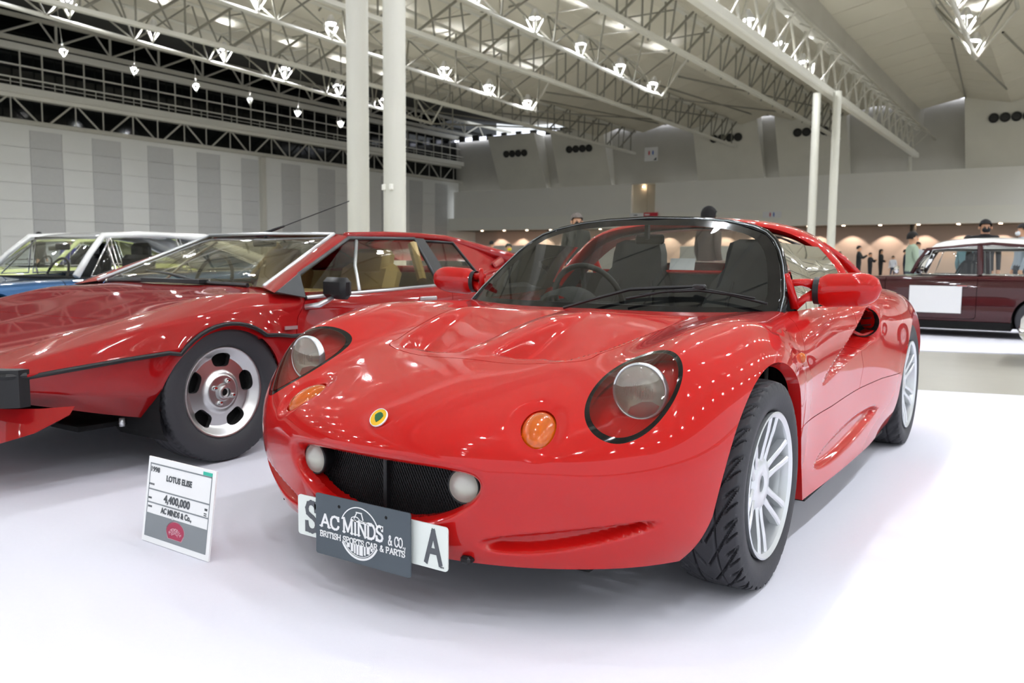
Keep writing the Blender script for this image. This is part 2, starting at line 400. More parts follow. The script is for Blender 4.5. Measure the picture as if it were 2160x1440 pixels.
# lit doorway between the balcony fronts
m = MB(); m.box((-27.3, YF+.9, 5.9), (2.5, .1, 2.4)); m.box((-27.3, YF+.84, 5.9), (.1, .06, 2.4)); m.build('door_1', mat('lobby_panel', 'b5ab98', rough=.7), wf)
m = MB(); m.lathe([(.0005, 0), (.09, 0), (.10, .05)], (-27.5, YF+.7, 6.95), (0, 0, -1), 12); m.build('spot_light', DOWNL, wf)
m = MB(); m.box((-27.3, YF+.5, 7.12), (2.6, .8, .06)); m.build('lintel', STRUT, wf)
vent = MB(); vent.lathe([(.20, .0), (.24, .06), (.30, .07), (.30, 0)], (0, 0, 0), (0, -1, 0), 16); vent.lathe([(.0005, .02), (.2, .0)], (0, 0, 0), (0, -1, 0), 16); VD = vent.data('round_vent', mat('vent_dark', '2e2d2b', rough=.6), smooth=True)
for (xa, xb, xc, xd) in [(-42.0, -37.2, -41.2, -36.4), (-35.6, -30.7, -35.1, -30.2), (-23.1, -18.2, -22.8, -17.7), (-16.9, -12.0, -16.6, -11.7), (-4.8, 0.4, -4.6, .4), (1.6, 6.6, 1.6, 6.6), (8.5, 13.5, 8.5, 13.5), (15, 20, 15, 20)]:
    V = [(xa, YF-.6, 11.75), (xb, YF-.6, 11.75), (xd, YF+.35, 7.1), (xc, YF+.35, 7.1), (xa+.2, YF+1.5, 11.75), (xb-.2, YF+1.5, 11.75), (xd-.2, YF+1.5, 7.1), (xc+.2, YF+1.5, 7.1)]
    blk = mobj('concrete_block', V, [(3, 2, 1, 0), (0, 1, 5, 4), (1, 2, 6, 5), (2, 3, 7, 6), (3, 0, 4, 7)], CONC, wf)
    xm = (xa+xb+xc+xd)/4
    for k in range(4):
        o = link('round_vent', VD, blk); o.location = (xm-.95+.62*k, YF-.34, 10.15); o.rotation_euler = (.2, 0, 0)
m = MB(); m.box((-2, YF+1.2, 11.95), (98, .1, .28)); m.build('window_1', SKYSLIT, wf)
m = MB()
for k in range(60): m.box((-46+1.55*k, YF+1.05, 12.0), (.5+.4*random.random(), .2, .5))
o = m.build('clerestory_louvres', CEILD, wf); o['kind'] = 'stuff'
for k in range(24):
    x = -43.57+2.42*k; m = MB(); m.lathe([(.0005, 0), (.10, 0), (.11, .03)], (x, YF+.9, 3.61), (0, 0, -1), 10); m.build('downlight', DOWNL, wf)
    if k < 20: l = bpy.data.lights.new('downlight', 'SPOT'); l.energy = 110; l.color = (1, .82, .66); l.spot_size = 1.5; l.shadow_soft_size = .1; lo = link('downlight_beam', l); lo.location = (x, YF+3.0, 3.5); lo.rotation_euler = (.35, 0, 0)
m = MB(); m.box((-38, YF+2.8, 1.15), (14, .1, 2.3)); m.box((-22, YF+2.5, 1.1), (6, .1, 2.2)); m.build('partition', PANW, wf)

# ceiling planes
def roofz(y): return 11.35+.028*(36-y) if y < 36 else 11.35
V = []; F = []
ys = [-28, -10, 8, 22, 36, 60.8]
for y in ys:
    for x in (-47.2, -39, 43): V.append((x, y, 12.6+max(0, (36-y)*.02) if x > -39.5 else 13.9))
for i in range(len(ys)-1):
    for j in range(2): F.append((i*3+j, (i+1)*3+j, (i+1)*3+j+1, i*3+j+1))
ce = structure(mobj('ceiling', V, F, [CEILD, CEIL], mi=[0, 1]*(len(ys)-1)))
# pitched white ceiling bays between the truss rows
def bay(x0, x1, y0, y1, z, rise, mtl=CEIL):
    xm = (x0+x1)/2; m = MB(); ny = max(2, int((y1-y0)/2.2))
    for k in range(ny):
        a = y0+(y1-y0)*k/ny; b = y0+(y1-y0)*(k+1)/ny-.05
        za, zb = z(a), z(b)
        V = [(x0, a, za), (xm, a, za+rise), (xm, b, zb+rise), (x0, b, zb)]; W2 = [(xm, a, za+rise), (x1, a, za), (x1, b, zb), (xm, b, zb+rise)]
        for q in (V, W2): m.add(list(q)+[(p[0], p[1], p[2]+.05) for p in q], [(0, 1, 2, 3), (7, 6, 5, 4), (0, 4, 5, 1), (1, 5, 6, 2), (2, 6, 7, 3), (3, 7, 4, 0)])
    o = m.build('ceiling_bay', mtl, ce); o['kind'] = 'stuff'; return o

LROWS = [-31.0, -23.0, -15.6, -2.2, 5.0, 12.2, 19.4, -38.0]
lamp_body = MB(); lamp_body.lathe([(.07, .34), (.10, .30), (.20, .10), (.235, 0), (.215, 0), (.18, .10), (.08, .27)], (0, 0, 0), (0, 0, 1), 20); LB = lamp_body.data('reflector', mat('lamp_reflector', 'd8d8d8', rough=.3, metal=.6), smooth=True)
glow = MB(); glow.lathe([(.0005, .06), (.12, .055), (.185, .045)], (0, 0, 0), (0, 0, 1), 16); LG = glow.data('lamp_glass', LAMPGLOW)
br = MB(); br.tube([(-.42, 0, .10), (0, 0, -.62), (.42, 0, .12)], .045, 6); br.tube([(0, -.42, .1), (0, 0, -.62), (0, .42, .1)], .045, 6); LBr = br.data('bracket', STEEL, smooth=True)
lamps = []; LROW = {}
def hall_lamp(x, y, z, row, idx):
    if not lamps:
        o = empty('hall_lamp', (x, y, z)); link('reflector', LB, o); link('lamp_glass', LG, o); link('bracket', LBr, o)
    else:
        o = copy_tree(lamps[0]); o.location = (x, y, z)
    o.rotation_euler = (random.uniform(-.12, .12), random.uniform(-.1, .1), random.uniform(0, 3))
    lamps.append(o); LROW.setdefault(row, []).append(o); return o
def row_truss(x, y0, y1, zc, lampys, lampz):
    t = empty('roof_truss', (0, 0, 0)); structure(t)
    m = MB(); m.tube([(x, y, zc(y)) for y in (y0, (y0+y1)/2, y1)], .085, 8); m.build('bottom_chord', STEEL, t, smooth=True)
    for s in (-1, 1): m = MB(); m.tube([(x+s*1.35, y, zc(y)+1.75) for y in (y0, (y0+y1)/2, y1)], .075, 8); m.build('top_chord', STEEL, t, smooth=True)
    y = y0; k = 0
    while y < y1-.5:
        for s in (-1, 1):
            a = (x, y, zc(y)); b = (x+s*1.35, y+1.78, zc(y+1.78)+1.75); c = (x, y+3.56, zc(y+3.56))
            place_strut(a, b, .04, t, USD); place_strut(b, c, .04, t, USD)
            if y > 8: place_strut((x+s*1.35, y, zc(y)+1.75), (x+s*3.4, y+1.78, zc(y)+2.3), .035, t, USD)
        place_strut((x-1.35, y+1.78, zc(y)+1.75), (x+1.35, y+1.78, zc(y)+1.75), .035, t)
        y += 3.56; k += 1
    for yy in lampys: hall_lamp(x, yy, lampz(yy), x, 0)
    # end bracket and the beam down to the far wall
    place_strut((x-1.35, y1, zc(y1)+1.75), (x, y1, zc(y1)), .06, t); place_strut((x+1.35, y1, zc(y1)+1.75), (x, y1, zc(y1)), .06, t)
    for s in (-1, 0, 1): place_strut((x+s*.9, y1, zc(y1)+(.9 if s else .0)), (x+s*2.6, 60.4, 11.6), .05, t, USD)
    return t
NUM = ['farthest', 'second farthest', 'third farthest', 'fourth farthest', 'fifth farthest', 'sixth farthest', 'seventh farthest', 'eighth farthest']
zc = lambda y: 8.87+(36-y)*.034
lz = lambda y: 9.33+(36-y)*.045
for x in LROWS:
    last = {-38.0: 37.4, -31.0: 33.8, -23.0: 36.1, -15.6: 35.6, -2.2: 36.4}.get(x, 36)
    if x == -2.2: row_truss(x, -20, 37, lambda y: 9.2+(36-y)*.02, [36.4-3.55*k for k in range(16)], lambda y: 9.75+(36-y)*.02)
    elif x < -35:
        for k in range(6):
            yy = last-3.56*k; hall_lamp(x, yy, lz(yy)+.35, x, 0).scale = (.62, .62, .62); place_strut((0, 0, .3), (0, 0, (13.6-lz(yy)-.35)/.62), .02, lamps[-1], name='hanger')
    elif x < -30: row_truss(x, 8, 38, lambda y: zc(y)+.25, [last-3.56*k for k in range(7)], lambda y: lz(y)+.35)
    elif x > 0: row_truss(x, -20, 57, zc, [56-3.56*k for k in range(21)], lz)  # unseen rows, lengthened with added lamps to brighten the far wall
    else: row_truss(x, -20, 36.5, zc, [last-3.56*k for k in range(16)], lz)
for yy in (33.2, 29.8, 26.2, 22.6, 19, 15): hall_lamp(-8.0, yy, 8.98, -8.0, 0)
ROWN = {-38.0: 'in front of the dark glazing over the striped wall', -31.0: 'in the truss row next to the dark glazing', -23.0: 'in the truss row behind the near column pair', -15.6: 'in the truss row left of the main girder', -2.2: 'in the truss row right of the main girder', -8.0: 'inside the main girder on the columns'}
for row, ls in LROW.items():
    for k, o in enumerate(ls):
        if row in ROWN and k < 8 and o.location.y > 6: tag(o, 'bright high-bay lamp %s, %s one' % (ROWN[row], NUM[k]), 'lamp', 'high-bay lamps '+ROWN[row])
        else: tag(o, 'unseen high-bay hall lamp overhead, outside the picture, kept for its light', 'lamp', 'high-bay lamps outside the picture')
def flat_truss(x, y0, y1, z0, z1, dark=True):
    t = empty('roof_girder'); structure(t)
    m = MB(); m.box((x, (y0+y1)/2, z0), (.22, y1-y0, .16)); m.box((x, (y0+y1)/2, z1), (.2, y1-y0, .14)); m.build('chord', STEEL, t)
    y = y0; s = 2.05
    while y < y1-s/2:
        place_strut((x, y, z0), (x+.3, y+s, z1), .055, t, USD); place_strut((x, y+s, z0), (x, y+s, z1), .04, t, USD if dark else US); place_strut((x+.3, y+.3, z1), (x-.7, y+s, z0+.2), .04, t, USD)
        y += s
    return t
for x in (-27.1, -19.2, -12.0): flat_truss(x, 6, 58, 9.25, 10.85)
for x in (1.5, 8.6): flat_truss(x, 10, 58, 10.1, 11.3)
for xa, xb in [(-31, -27.1), (-27.1, -23), (-23, -19.2), (-19.2, -15.6), (-15.6, -12), (-12, -7.9), (-7.4, -2.2), (-2.2, 1.5), (1.5, 5), (5, 8.6), (8.6, 12.2)]:
    low = (xb-xa); bay(xa, xb, -24, 59.5, lambda y: 11.0+(max(0, 36-y))*.03, .55)
# main girder along the hall on paired columns
g = structure(empty('main_girder')); GX = -7.65
m = MB(); m.box((GX, 16, 8.25), (.36, 90, .34), bev=.05); m.build('bottom_chord', CREAM, g)
m = MB(); m.box((GX, 16, 10.0), (.30, 90, .22), bev=.03); m.build('middle_chord', CREAM, g)
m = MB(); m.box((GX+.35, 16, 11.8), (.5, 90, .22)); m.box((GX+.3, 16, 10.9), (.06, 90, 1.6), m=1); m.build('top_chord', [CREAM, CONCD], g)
m = MB(); m.box((GX+1.15, 16, 9.2), (.12, 90, .12)); m.build('side_chord', STEELD, g)
y = -24; 
while y < 58:
    place_strut((GX, y, 8.35), (GX, y+1.1, 9.95), .06, g); place_strut((GX, y+1.1, 9.95), (GX, y+2.2, 8.35), .06, g); place_strut((GX+1.15, y, 9.2), (GX, y+1.1, 8.3), .035, g); place_strut((GX+1.15, y+1.1, 9.2), (GX, y+2.2, 9.95), .035, g)
    y += 2.2
for k in range(96): o = place_strut((GX+.22, -20+.83*k, 10.05), (GX+.22, -20+.83*k, 11.75), .045, g, name='mullion')
colm = MB(); colm.lathe([(.172, 0), (.172, 8.15)], (0, 0, 0), (0, 0, 1), 36); CD = colm.data('column', mat('column_paint', 'd0cec2', rough=.5, noise=(2, .03)), smooth=True)
for i, (x, y, lab) in enumerate([(-8.02, 7.62, 'left shaft of the pair of round white columns behind the red wedge car'), (-7.26, 7.62, 'right shaft of the near column pair, carrying two small white boxes'),
                    (-8.00, 35.6, 'left shaft of the thin distant white column pair'), (-7.16, 35.6, 'right shaft of the thin distant white column pair')]):
    o = link('column', CD); o.location = (x, y, 0); tag(o, lab, 'column')
    if i == 1:
        m = MB(); m.box((-.06, -.18, 2.0), (.06, .05, .09), bev=.01); m.build('junction_box', FASC, o); m = MB(); m.box((.08, -.17, 2.0), (.06, .05, .09), bev=.01); m.build('junction_box', FASC, o)
m = MB(); m.tube([(-7.9, 60.2, 3.6), (-7.9, 60.2, 8.1)], .14, 10); o = m.build('column', FASC, smooth=True); tag(o, 'thin pipe-like column on the far wall under the girder end', 'column')
m = MB(); m.tube([(-7.6, 61, 0), (-7.6, 61, 3.7)], .2, 10); o = m.build('column', mat('dark_post', '55504c', rough=.7), smooth=True); tag(o, 'short dark post in the recess under the balcony', 'column')
# ---------------- the red roadster ----------------
def sstep(a, b, x):
    t = np.clip((x-a)/(b-a), 0, 1); return t*t*(3-2*t)
def smin(vals, k=60.):
    a = np.stack(vals); m = a.min(0); return m-np.log(np.exp(-k*(a-m)).sum(0))/k
def mouth_f(P):                       # > 0 inside the mouth opening, about metres
    x = np.abs(P[..., 0]); z = P[..., 2]
    zt = .398-.012*(x/.3)**3; zb = .248+.095*(x/.31)**2.6
    g = smin([zt-z, z-zb, .318-x])
    return np.where(P[..., 1] < -.5, g, -1)
HL_C = np.array([.592, -.435, .575]); 
def plane_axes(n, up=(0, 0, 1)):
    n = np.array(n, float); n /= np.linalg.norm(n); u = np.cross(up, n); u /= np.linalg.norm(u); return u, np.cross(n, u), n
def ell(P, c, n, a, b, rot, power=2.0, up=(0, 0, 1), side=None):
    """implicit ellipse in the plane through c with normal n (mirrored in x); < 1 inside"""
    Q = P.copy(); Q[..., 0] = np.abs(Q[..., 0])
    u, v, n = plane_axes(n, up); D = Q-np.array(c)
    s, t = D@u, D@v; cs, sn = math.cos(rot), math.sin(rot)
    p, q = (s*cs+t*sn)/a, (-s*sn+t*cs)/b
    d = D@n
    e = (np.abs(p)**power+np.abs(q)**power)**(1/power)
    return np.where(np.abs(d) < .16, e, 9.)
HL = dict(c=(.585, -.42, .585), n=(.45, -.70, .55), a=.165, b=.098, rot=math.radians(58), power=2.1)
IND = dict(c=(.409, -.584, .505), n=(.15, -.80, .55), a=.064, b=.043, rot=math.radians(108))
INTK = dict(c=(.786, 1.365, .668), n=(.55, -.83, .0), a=.056, b=.050, rot=0)
def seam_half(y):
    return np.interp(y, [-.335, -.33, -.32, -.30, -.26, -.20, -.10, 0, .15, .30, .45, .65], [0, .10, .20, .275, .335, .372, .403, .425, .455, .485, .515, .55])
def body_shape(P, N):
    """pressed-in and raised details of the skin"""
    x = np.abs(P[..., 0]); y = P[..., 1]; z = P[..., 2]; P = P.copy()
    # mouth fillet
    g = mouth_f(P); w = .030
    t = np.clip((g+w)/w, 0, 1); dep = .045*(1-np.sqrt(1-np.minimum(t, .999)**2))
    P[..., 1] += dep
    # indicator scallop, open towards the lower inner side
    e = ell(P, IND['c'], IND['n'], .105, .078, IND['rot']); P -= (N*(.011*(1-sstep(.55, 1.0, e)))[..., None])
    # hood ducts: steep front and inner walls, floor running out to the rear
    L = sstep(-.272, -.242, y)*(1-np.clip((y+.24)/.58, 0, 1))**1.0
    xi = np.interp(y, [-.3, .3], [.052, .035]); xo = np.interp(y, [-.3, -.15, .1, .35], [.30, .375, .44, .47])
    wall = sstep(0, .038, x-xi)*(1-sstep(-.055, 0, x-xo)) 
    P[..., 2] -= np.where((y > -.3) & (y < .36) & (z > .5), .080*L*wall, 0)
    P[..., 2] += np.where(y < .6, .010*np.exp(-(x/.05)**2)*sstep(-.33, -.2, y)*(1-sstep(.1, .4, y)), 0)
    # bumper corner slots above the lip
    s = (x-.30)/.40; c = .218+.075*np.clip(s, 0, 1)**1.6; hw = .030*np.sqrt(np.clip(4*s*(1-s), 0, 1)*np.clip(1.25-s, 0, 1))+.001
    q = np.abs(z-c)/hw; slot = .034*(1-sstep(.35, 1.0, q))*sstep(0, .15, s)*(1-sstep(.88, 1., s))
    P -= N*np.where(y < -.2, slot, 0)[..., None]
    # side spear: a wedge that opens into the air intake
    t = np.clip((y-.62)/(1.34-.62), 0, 1); zc = .485+.18*t**1.0; hw = .004+.066*t
    up = (z-zc)/hw; sp = (1-sstep(.72, 1.0, np.abs(up)))*sstep(.60, .75, y)*(1-sstep(1.345, 1.415, y))
    P -= N*np.where(z < .76, .092*t**1.5*sp, 0)[..., None]
    P += N*(.006*np.exp(-((y-1.45)/.08)**2-((z-.668)/.08)**2))[..., None]
    # sill scoop
    t = (y-.55)/.95; c = .235+.06*t; hw = .045*np.sqrt(np.clip(4*t*(1-t), 0, 1))+.001
    P -= N*np.where((t > 0) & (t < 1), .024*(1-sstep(.3, 1., np.abs(z-c)/hw)), 0)[..., None]
    # undercut behind the front wheel
    return P
ARCH_F = dict(y=0.0, z=.285, a=.352, b=.350); ARCH_R = dict(y=2.30, z=.30, a=.385, b=.372)
def arch_f(P):
    x = np.abs(P[:, 0]); v = []
    for A in (ARCH_F, ARCH_R):
        e = np.sqrt(((P[:, 1]-A['y'])/A['a'])**2+(np.maximum(P[:, 2], A['z']-.02*0)*0+(P[:, 2]-A['z']))**2/A['b']**2)
        e = np.where(P[:, 2] < A['z'], np.abs(P[:, 1]-A['y'])/A['a']*(1-.10*np.clip((A['z']-P[:, 2])/.15, 0, 1)), e)
        v.append((e-1)*.35)
    f = np.minimum(*v); return np.where(x > .52, f, .3)

def build_roadster():
    car = empty('sports_car', (0, 0, 0))
    tag(car, 'bright red open two-seat sports car with round headlights, in the foreground on white carpet', 'car')
    FULL = mirror_columns(ROAD); n = len(FULL)
    ti = np.unique(np.concatenate([np.linspace(-9, 9, 18*18+1), np.linspace(9, 14, 5*14+1), np.linspace(14, n-14, (n-28)*6+1), np.linspace(n-14, n-9, 5*14+1)]))[:-1]
    tj = np.linspace(0, 9, 9*15+1)
    P = skin_points(FULL, ti, tj, True)
    Pw = np.concatenate([P[-1:], P, P[:1]], 0); N = grid_normals(Pw)[1:-1]
    if N[len(ti)//8, 60]@np.array([0, -1, .3]) < 0: N = -N
    P = body_shape(P, N)
    Pw = np.concatenate([P[-1:], P, P[:1]], 0); N = grid_normals(Pw)[1:-1]
    mid = np.argmin(np.abs(ti)); 
    flip = N[mid, 30][1] > 0
    if flip: N = -N
    a, b = P.shape[:2]; V = P.reshape(-1, 3); NN = N.reshape(-1, 3); F = []
    for i in range(a):
        i2 = (i+1) % a
        for j in range(b-1):
            q = (i*b+j, i*b+j+1, i2*b+j+1, i2*b+j); F.append(q if flip else q[::-1])
    q = F[mid*(b-1)+30]; nn = np.cross(V[q[1]]-V[q[0]], V[q[2]]-V[q[0]])
    if nn@NN[q[0]] < 0: F = [f[::-1] for f in F]
    mesh = (V, NN, F)
    def cutm(mesh, fun):
        V, N, F = mesh; f = fun(np.array(V)); return clip(V, N, F, f)
    def close(m, cut, depth, inset=0, dirn=None): return rim(m[0], m[1], cut, depth, inset, dirn)
    def part_of(e, cond):
        V, N, F = e; return (V, N, [f for f in F if cond(sum(V[i][1] for i in f)/len(f))])
    def put(name, pieces, material, parent=car, label=None):
        V, N, F = [], [], []
        for (v, nn, f) in pieces:
            b0 = len(V); V += list(v); N += list(nn); F += [tuple(b0+i for i in q) for q in f]
        o = welded(name, V, N, F, material, parent, .10 if material is RED else 0)
        if label: o['label'] = label
        return o
    rest, extras = mesh, []
    def cut_keep(fun, depth, inset=0, dirn=None):
        nonlocal rest
        V, N, F, cut = cutm(rest, fun); rest = (V, N, F); extras.append(rim(V, N, cut, depth, inset, dirn)); extras[-1] = (extras[-1][0][len(V):], extras[-1][1][len(V):], [tuple(i-len(V) for i in f) for f in extras[-1][2]])
    # take the lamp patches out before cutting
    hl = lambda k: (lambda Q: ell(Q, k=None) if False else None)
    def e_of(D, s=1.0): return lambda Q: (ell(Q, D['c'], D['n'], D['a']*s, D['b']*s, D['rot'], D.get('power', 2.0))-1)*.1
    neg = lambda f: (lambda Q: -f(Q))
    lamp_patch = cutm(rest, neg(e_of(HL)))
    cut_keep(e_of(HL), .03)
    ind_patch = cutm(rest, neg(e_of(IND)))
    cut_keep(e_of(IND), .012)
    cut_keep(e_of(INTK), .09, 0)
    cut_keep(lambda Q: -mouth_f(Q), .03, 0, (0, 1, 0))
    cut_keep(arch_f, .035, 0)
    # panels: hood, doors, sills, front and rear shells, 3 mm joints
    G = .0016
    def seam_front(Q):   # front shell / door joint, > 0 behind it
        ys = np.interp(Q[:, 2], [.15, .33, .40, .5, .62, .70, .76], [.40, .405, .385, .375, .425, .50, .62]); return Q[:, 1]-ys
    def seam_rear(Q):
        ys = np.interp(Q[:, 2], [.15, .42, .50, .58, .66, .80], [1.18, 1.22, 1.25, 1.18, 1.13, 1.17]); return Q[:, 1]-ys
    def seam_sill(Q):
        zs = np.interp(Q[:, 1], [0, .33, .8, 1.22, 1.55, 1.9], [.40, .395, .40, .415, .42, .41]); return Q[:, 2]-zs
    hood_in = lambda Q: np.where((Q[:, 2] > .5), (seam_half(Q[:, 1])-np.abs(Q[:, 0]))*np.where(Q[:, 1] < -.25, .5, 1), -1)
    def hood_f(Q):
        x = np.abs(Q[:, 0]); yf = -.332+.10*(x/.40)**3.2; side = seam_half(np.maximum(Q[:, 1], -.2))-x
        g = smin([Q[:, 1]-yf, side], 90.); return np.where((Q[:, 2] > .5) & (Q[:, 1] < .9), g, -1)
    def panel(name, fs, label=None, base=None, depth=.012):
        m = rest if base is None else base; rims = []
        for f in fs:
            V, N, F, cut = cutm(m, f); m = (V, N, F)
            r = rim(V, N, cut, depth); rims.append((r[0][len(V):], r[1][len(V):], [tuple(i-len(V) for i in q) for q in r[2]]))
        return m, rims
    panels = {}
    m, r = panel('hood', [lambda Q: hood_f(Q)-G]); put('hood', [m]+r, RED)
    for sgn in (1, -1):
        m, r = panel('door', [lambda Q: np.where(Q[:, 0]*sgn > 0, 1., -1.)*.5, lambda Q: seam_front(Q)-G, lambda Q: -seam_rear(Q)-G, lambda Q: seam_sill(Q)-G])
        put('door', [m]+r, RED)
        m, r = panel('sill', [lambda Q: np.where(Q[:, 0]*sgn > 0, 1., -1.)*.5, lambda Q: np.where(Q[:, 1] > .2, 1., -1.), lambda Q: 1.9-Q[:, 1], lambda Q: -seam_sill(Q)-G])
        put('sill', [m]+r, RED)
    m, r = panel('front_shell', [lambda Q: -hood_f(Q)-G, lambda Q: np.maximum(-seam_front(Q)-G, 0)*1.0+np.minimum(-seam_front(Q)-G, 0), lambda Q: np.where(Q[:, 1] < .2, 1., seam_sill(Q)-G)])
    put('front_shell', [m]+r+[part_of(e, lambda y: y < .9) for e in extras], RED)
    m, r = panel('rear_shell', [lambda Q: seam_rear(Q)-G, lambda Q: np.where(Q[:, 1] > 1.9, 1., seam_sill(Q)-G)])
    put('rear_shell', [m]+r+[part_of(e, lambda y: y >= .9) for e in extras], RED)
    # ---- headlights ----
    V, N, F, _ = lamp_patch; V = np.array(V)
    e = ell(V, HL['c'], HL['n'], HL['a'], HL['b'], HL['rot'], HL['power'])
    for sgn in (1, -1):
        side = lambda Q: Q[:, 0]*sgn
        hv = clip(*lamp_patch[:3], side(V))
        A = np.array(hv[0]); eA = ell(A, HL['c'], HL['n'], HL['a'], HL['b'], HL['rot'], HL['power'])
        ring = clip(hv[0], hv[1], hv[2], eA-.90)
        cover = clip(hv[0], hv[1], hv[2], .905-eA)
        unit = empty('headlight'); unit.parent = car
        put('black_surround', [ring[:3]], GLOSSBLACK, unit)
        cv = [tuple(Vector(p)+Vector(q)*.001) for p, q in zip(cover[0], cover[1])]
        put('clear_cover', [(cv, cover[1], cover[2])], COVERGLASS, unit)
        # painted bucket under the cover
        A = np.array(hv[0]); Nn = np.array(hv[1]); d = .006+.094*np.clip(1-eA**2, 0, 1)**.38
        dirn = np.array([-.35*sgn, .80, -.30]); dirn /= np.linalg.norm(dirn)
        Bk = A+dirn*d[:, None]; Bk[:, 2] -= .0
        o = mobj('lamp_bucket', Bk, hv[2], RED, unit, smooth=True)
        # lamp
        mb = MB(); c = Vector((.592*sgn, -.396, .585)); ax = Vector((.05*sgn, -1, .02)).normalized()
        mb.lathe([(.070, -.016), (.0715, -.010), (.0725, .0), (.0715, .006), (.068, .008), (.066, .004)], c, ax, 40)
        mb.build('lamp_rim', SILVER, unit, smooth=True)
        mb = MB(); mb.lathe([(.066, .004), (.058, .014), (.04, .022), (.02, .026), (.0005, .027)], c, ax, 36); mb.build('lamp_lens', LENS, unit, smooth=True)
        mb = MB(); mb.lathe([(.066, .0), (.062, -.012), (.05, -.03), (.03, -.042), (.012, -.046), (.012, -.02), (.0005, -.016)], c, ax, 36); mb.build('reflector', REFL, unit, smooth=True)
        # flutes of the lens
        mb = MB(); u = ax.cross(Vector((0, 0, 1))).normalized(); w = Vector((0, 0, 1))
        for k in range(-6, 7):
            x0 = k*.0062; h = .022 if abs(k) > 2 else .040
            mb.box(c+ax*.0235*(1-abs(k)/12)+u*x0+w*(.0), (.0012, .0012, h))
        mb.build('lens_fluting', LENS, unit)
    # ---- indicators ----
    V, N, F, _ = ind_patch; V = np.array(V)
    for sgn in (1, -1):
        hv = clip(*ind_patch[:3], V[:, 0]*sgn); A = np.array(hv[0]); Nn = np.array(hv[1])
        e = ell(A, IND['c'], IND['n'], IND['a'], IND['b'], IND['rot']); 
        n0 = np.array(plane_axes(IND['n'])[2]); n0[0] *= sgn
        s = np.clip(1-(e/.97)**2, 0, 1)**.5; B = A-Nn*.010*(1-s)[:, None]+Nn*.019*s[:, None]
        unit = mobj('indicator_lens', B, hv[2], AMBER, car, smooth=True)
        B2 = A-Nn*.010*(1.0)-n0*0; mobj('reflector', A-Nn*(.014+.012*s)[:, None], hv[2], AMBERBACK, unit, smooth=True)
    return car, (P, N, ti, tj)
COVERGLASS = glass('lamp_cover_glass', (.98, .98, .98), ior=1.42)
LENS = mat('headlamp_glass', 'dcd8cc', rough=.12, trans=.72, ior=1.25, coat=.6)
REFL = mat('reflector_silver', 'dedbd0', rough=.35, metal=.7)
AMBER = mat('amber_lens', 'e07208', rough=.12, trans=.5, coat=1.0, ior=1.3)
AMBERBACK = mat('amber_reflector', 'e8861c', rough=.25, metal=.6)
roadster, RSKIN = build_roadster()
def tyre_mesh(R, W, rin, seg, depth, style, name='tyre'):
    """tyre about the x axis, outer side +x; tread relief is real geometry"""
    prof = []                               # (x, radius, tread weight)
    hw = W/2; sh = .012
    n = (56 if depth > .008 else 30) if depth else 10
    side = [(hw*.72, rin, 0), (hw*.80, rin+.004, 0), (hw*.93, rin+.016, 0), (hw*1.0, (rin+R)/2-.004, 0), (hw*1.02, (rin+R)/2+.010, 0), (hw*.99, R-.026, 0), (hw*.955, R-.013, .4)]
    top = []
    for k in range(n+1):
        x = hw*.92*(1-2*k/n); u = abs(x)/(hw*.92)
        top.append((x, R-.007*u**4, 1))
    prof = side+top+[(-a, b, c) for a, b, c in side[::-1]]
    P = np.array(prof); V = []; F = []
    th = np.linspace(0, 2*PI, seg, endpoint=False)
    for k, t in enumerate(th):
        for x, r, w in prof:
            d = 0
            if depth and w:
                u = abs(x)/hw
                if style == 'arrow':
                    ph = (t*22/(2*PI)*1.0 + u*2.15) % 1.0
                    ph2 = (t*44/(2*PI) + max(0, u-.45)*1.2*2) % 1.0
                    e = lambda q, w_: max(0., min(1., (w_-abs(q))/(w_*.45)))
                    g = max(e((ph+.5) % 1-.5, .085)*(1 if u > .05 else 0), e(u-.36, .035), e(((ph2+.5) % 1)-.5, .10)*min(1, max(0, (u-.58)*12)))
                else:
                    ph = (t*64/(2*PI) + (.25*math.sin(x*160))) % 1.0
                    g = (u > .5 and ph < .2) or abs(u-.18) < .04 or abs(u-.55) < .05
                d = depth*w*float(g)
            rr = r-d
            V.append((x, rr*math.cos(t), rr*math.sin(t)))
    m = len(prof)
    for k in range(seg):
        k2 = (k+1) % seg
        for j in range(m-1): F.append((k*m+j, k*m+j+1, k2*m+j+1, k2*m+j))
    return mesh_data(name, V, F, RUBBER, smooth=True, angle=50)

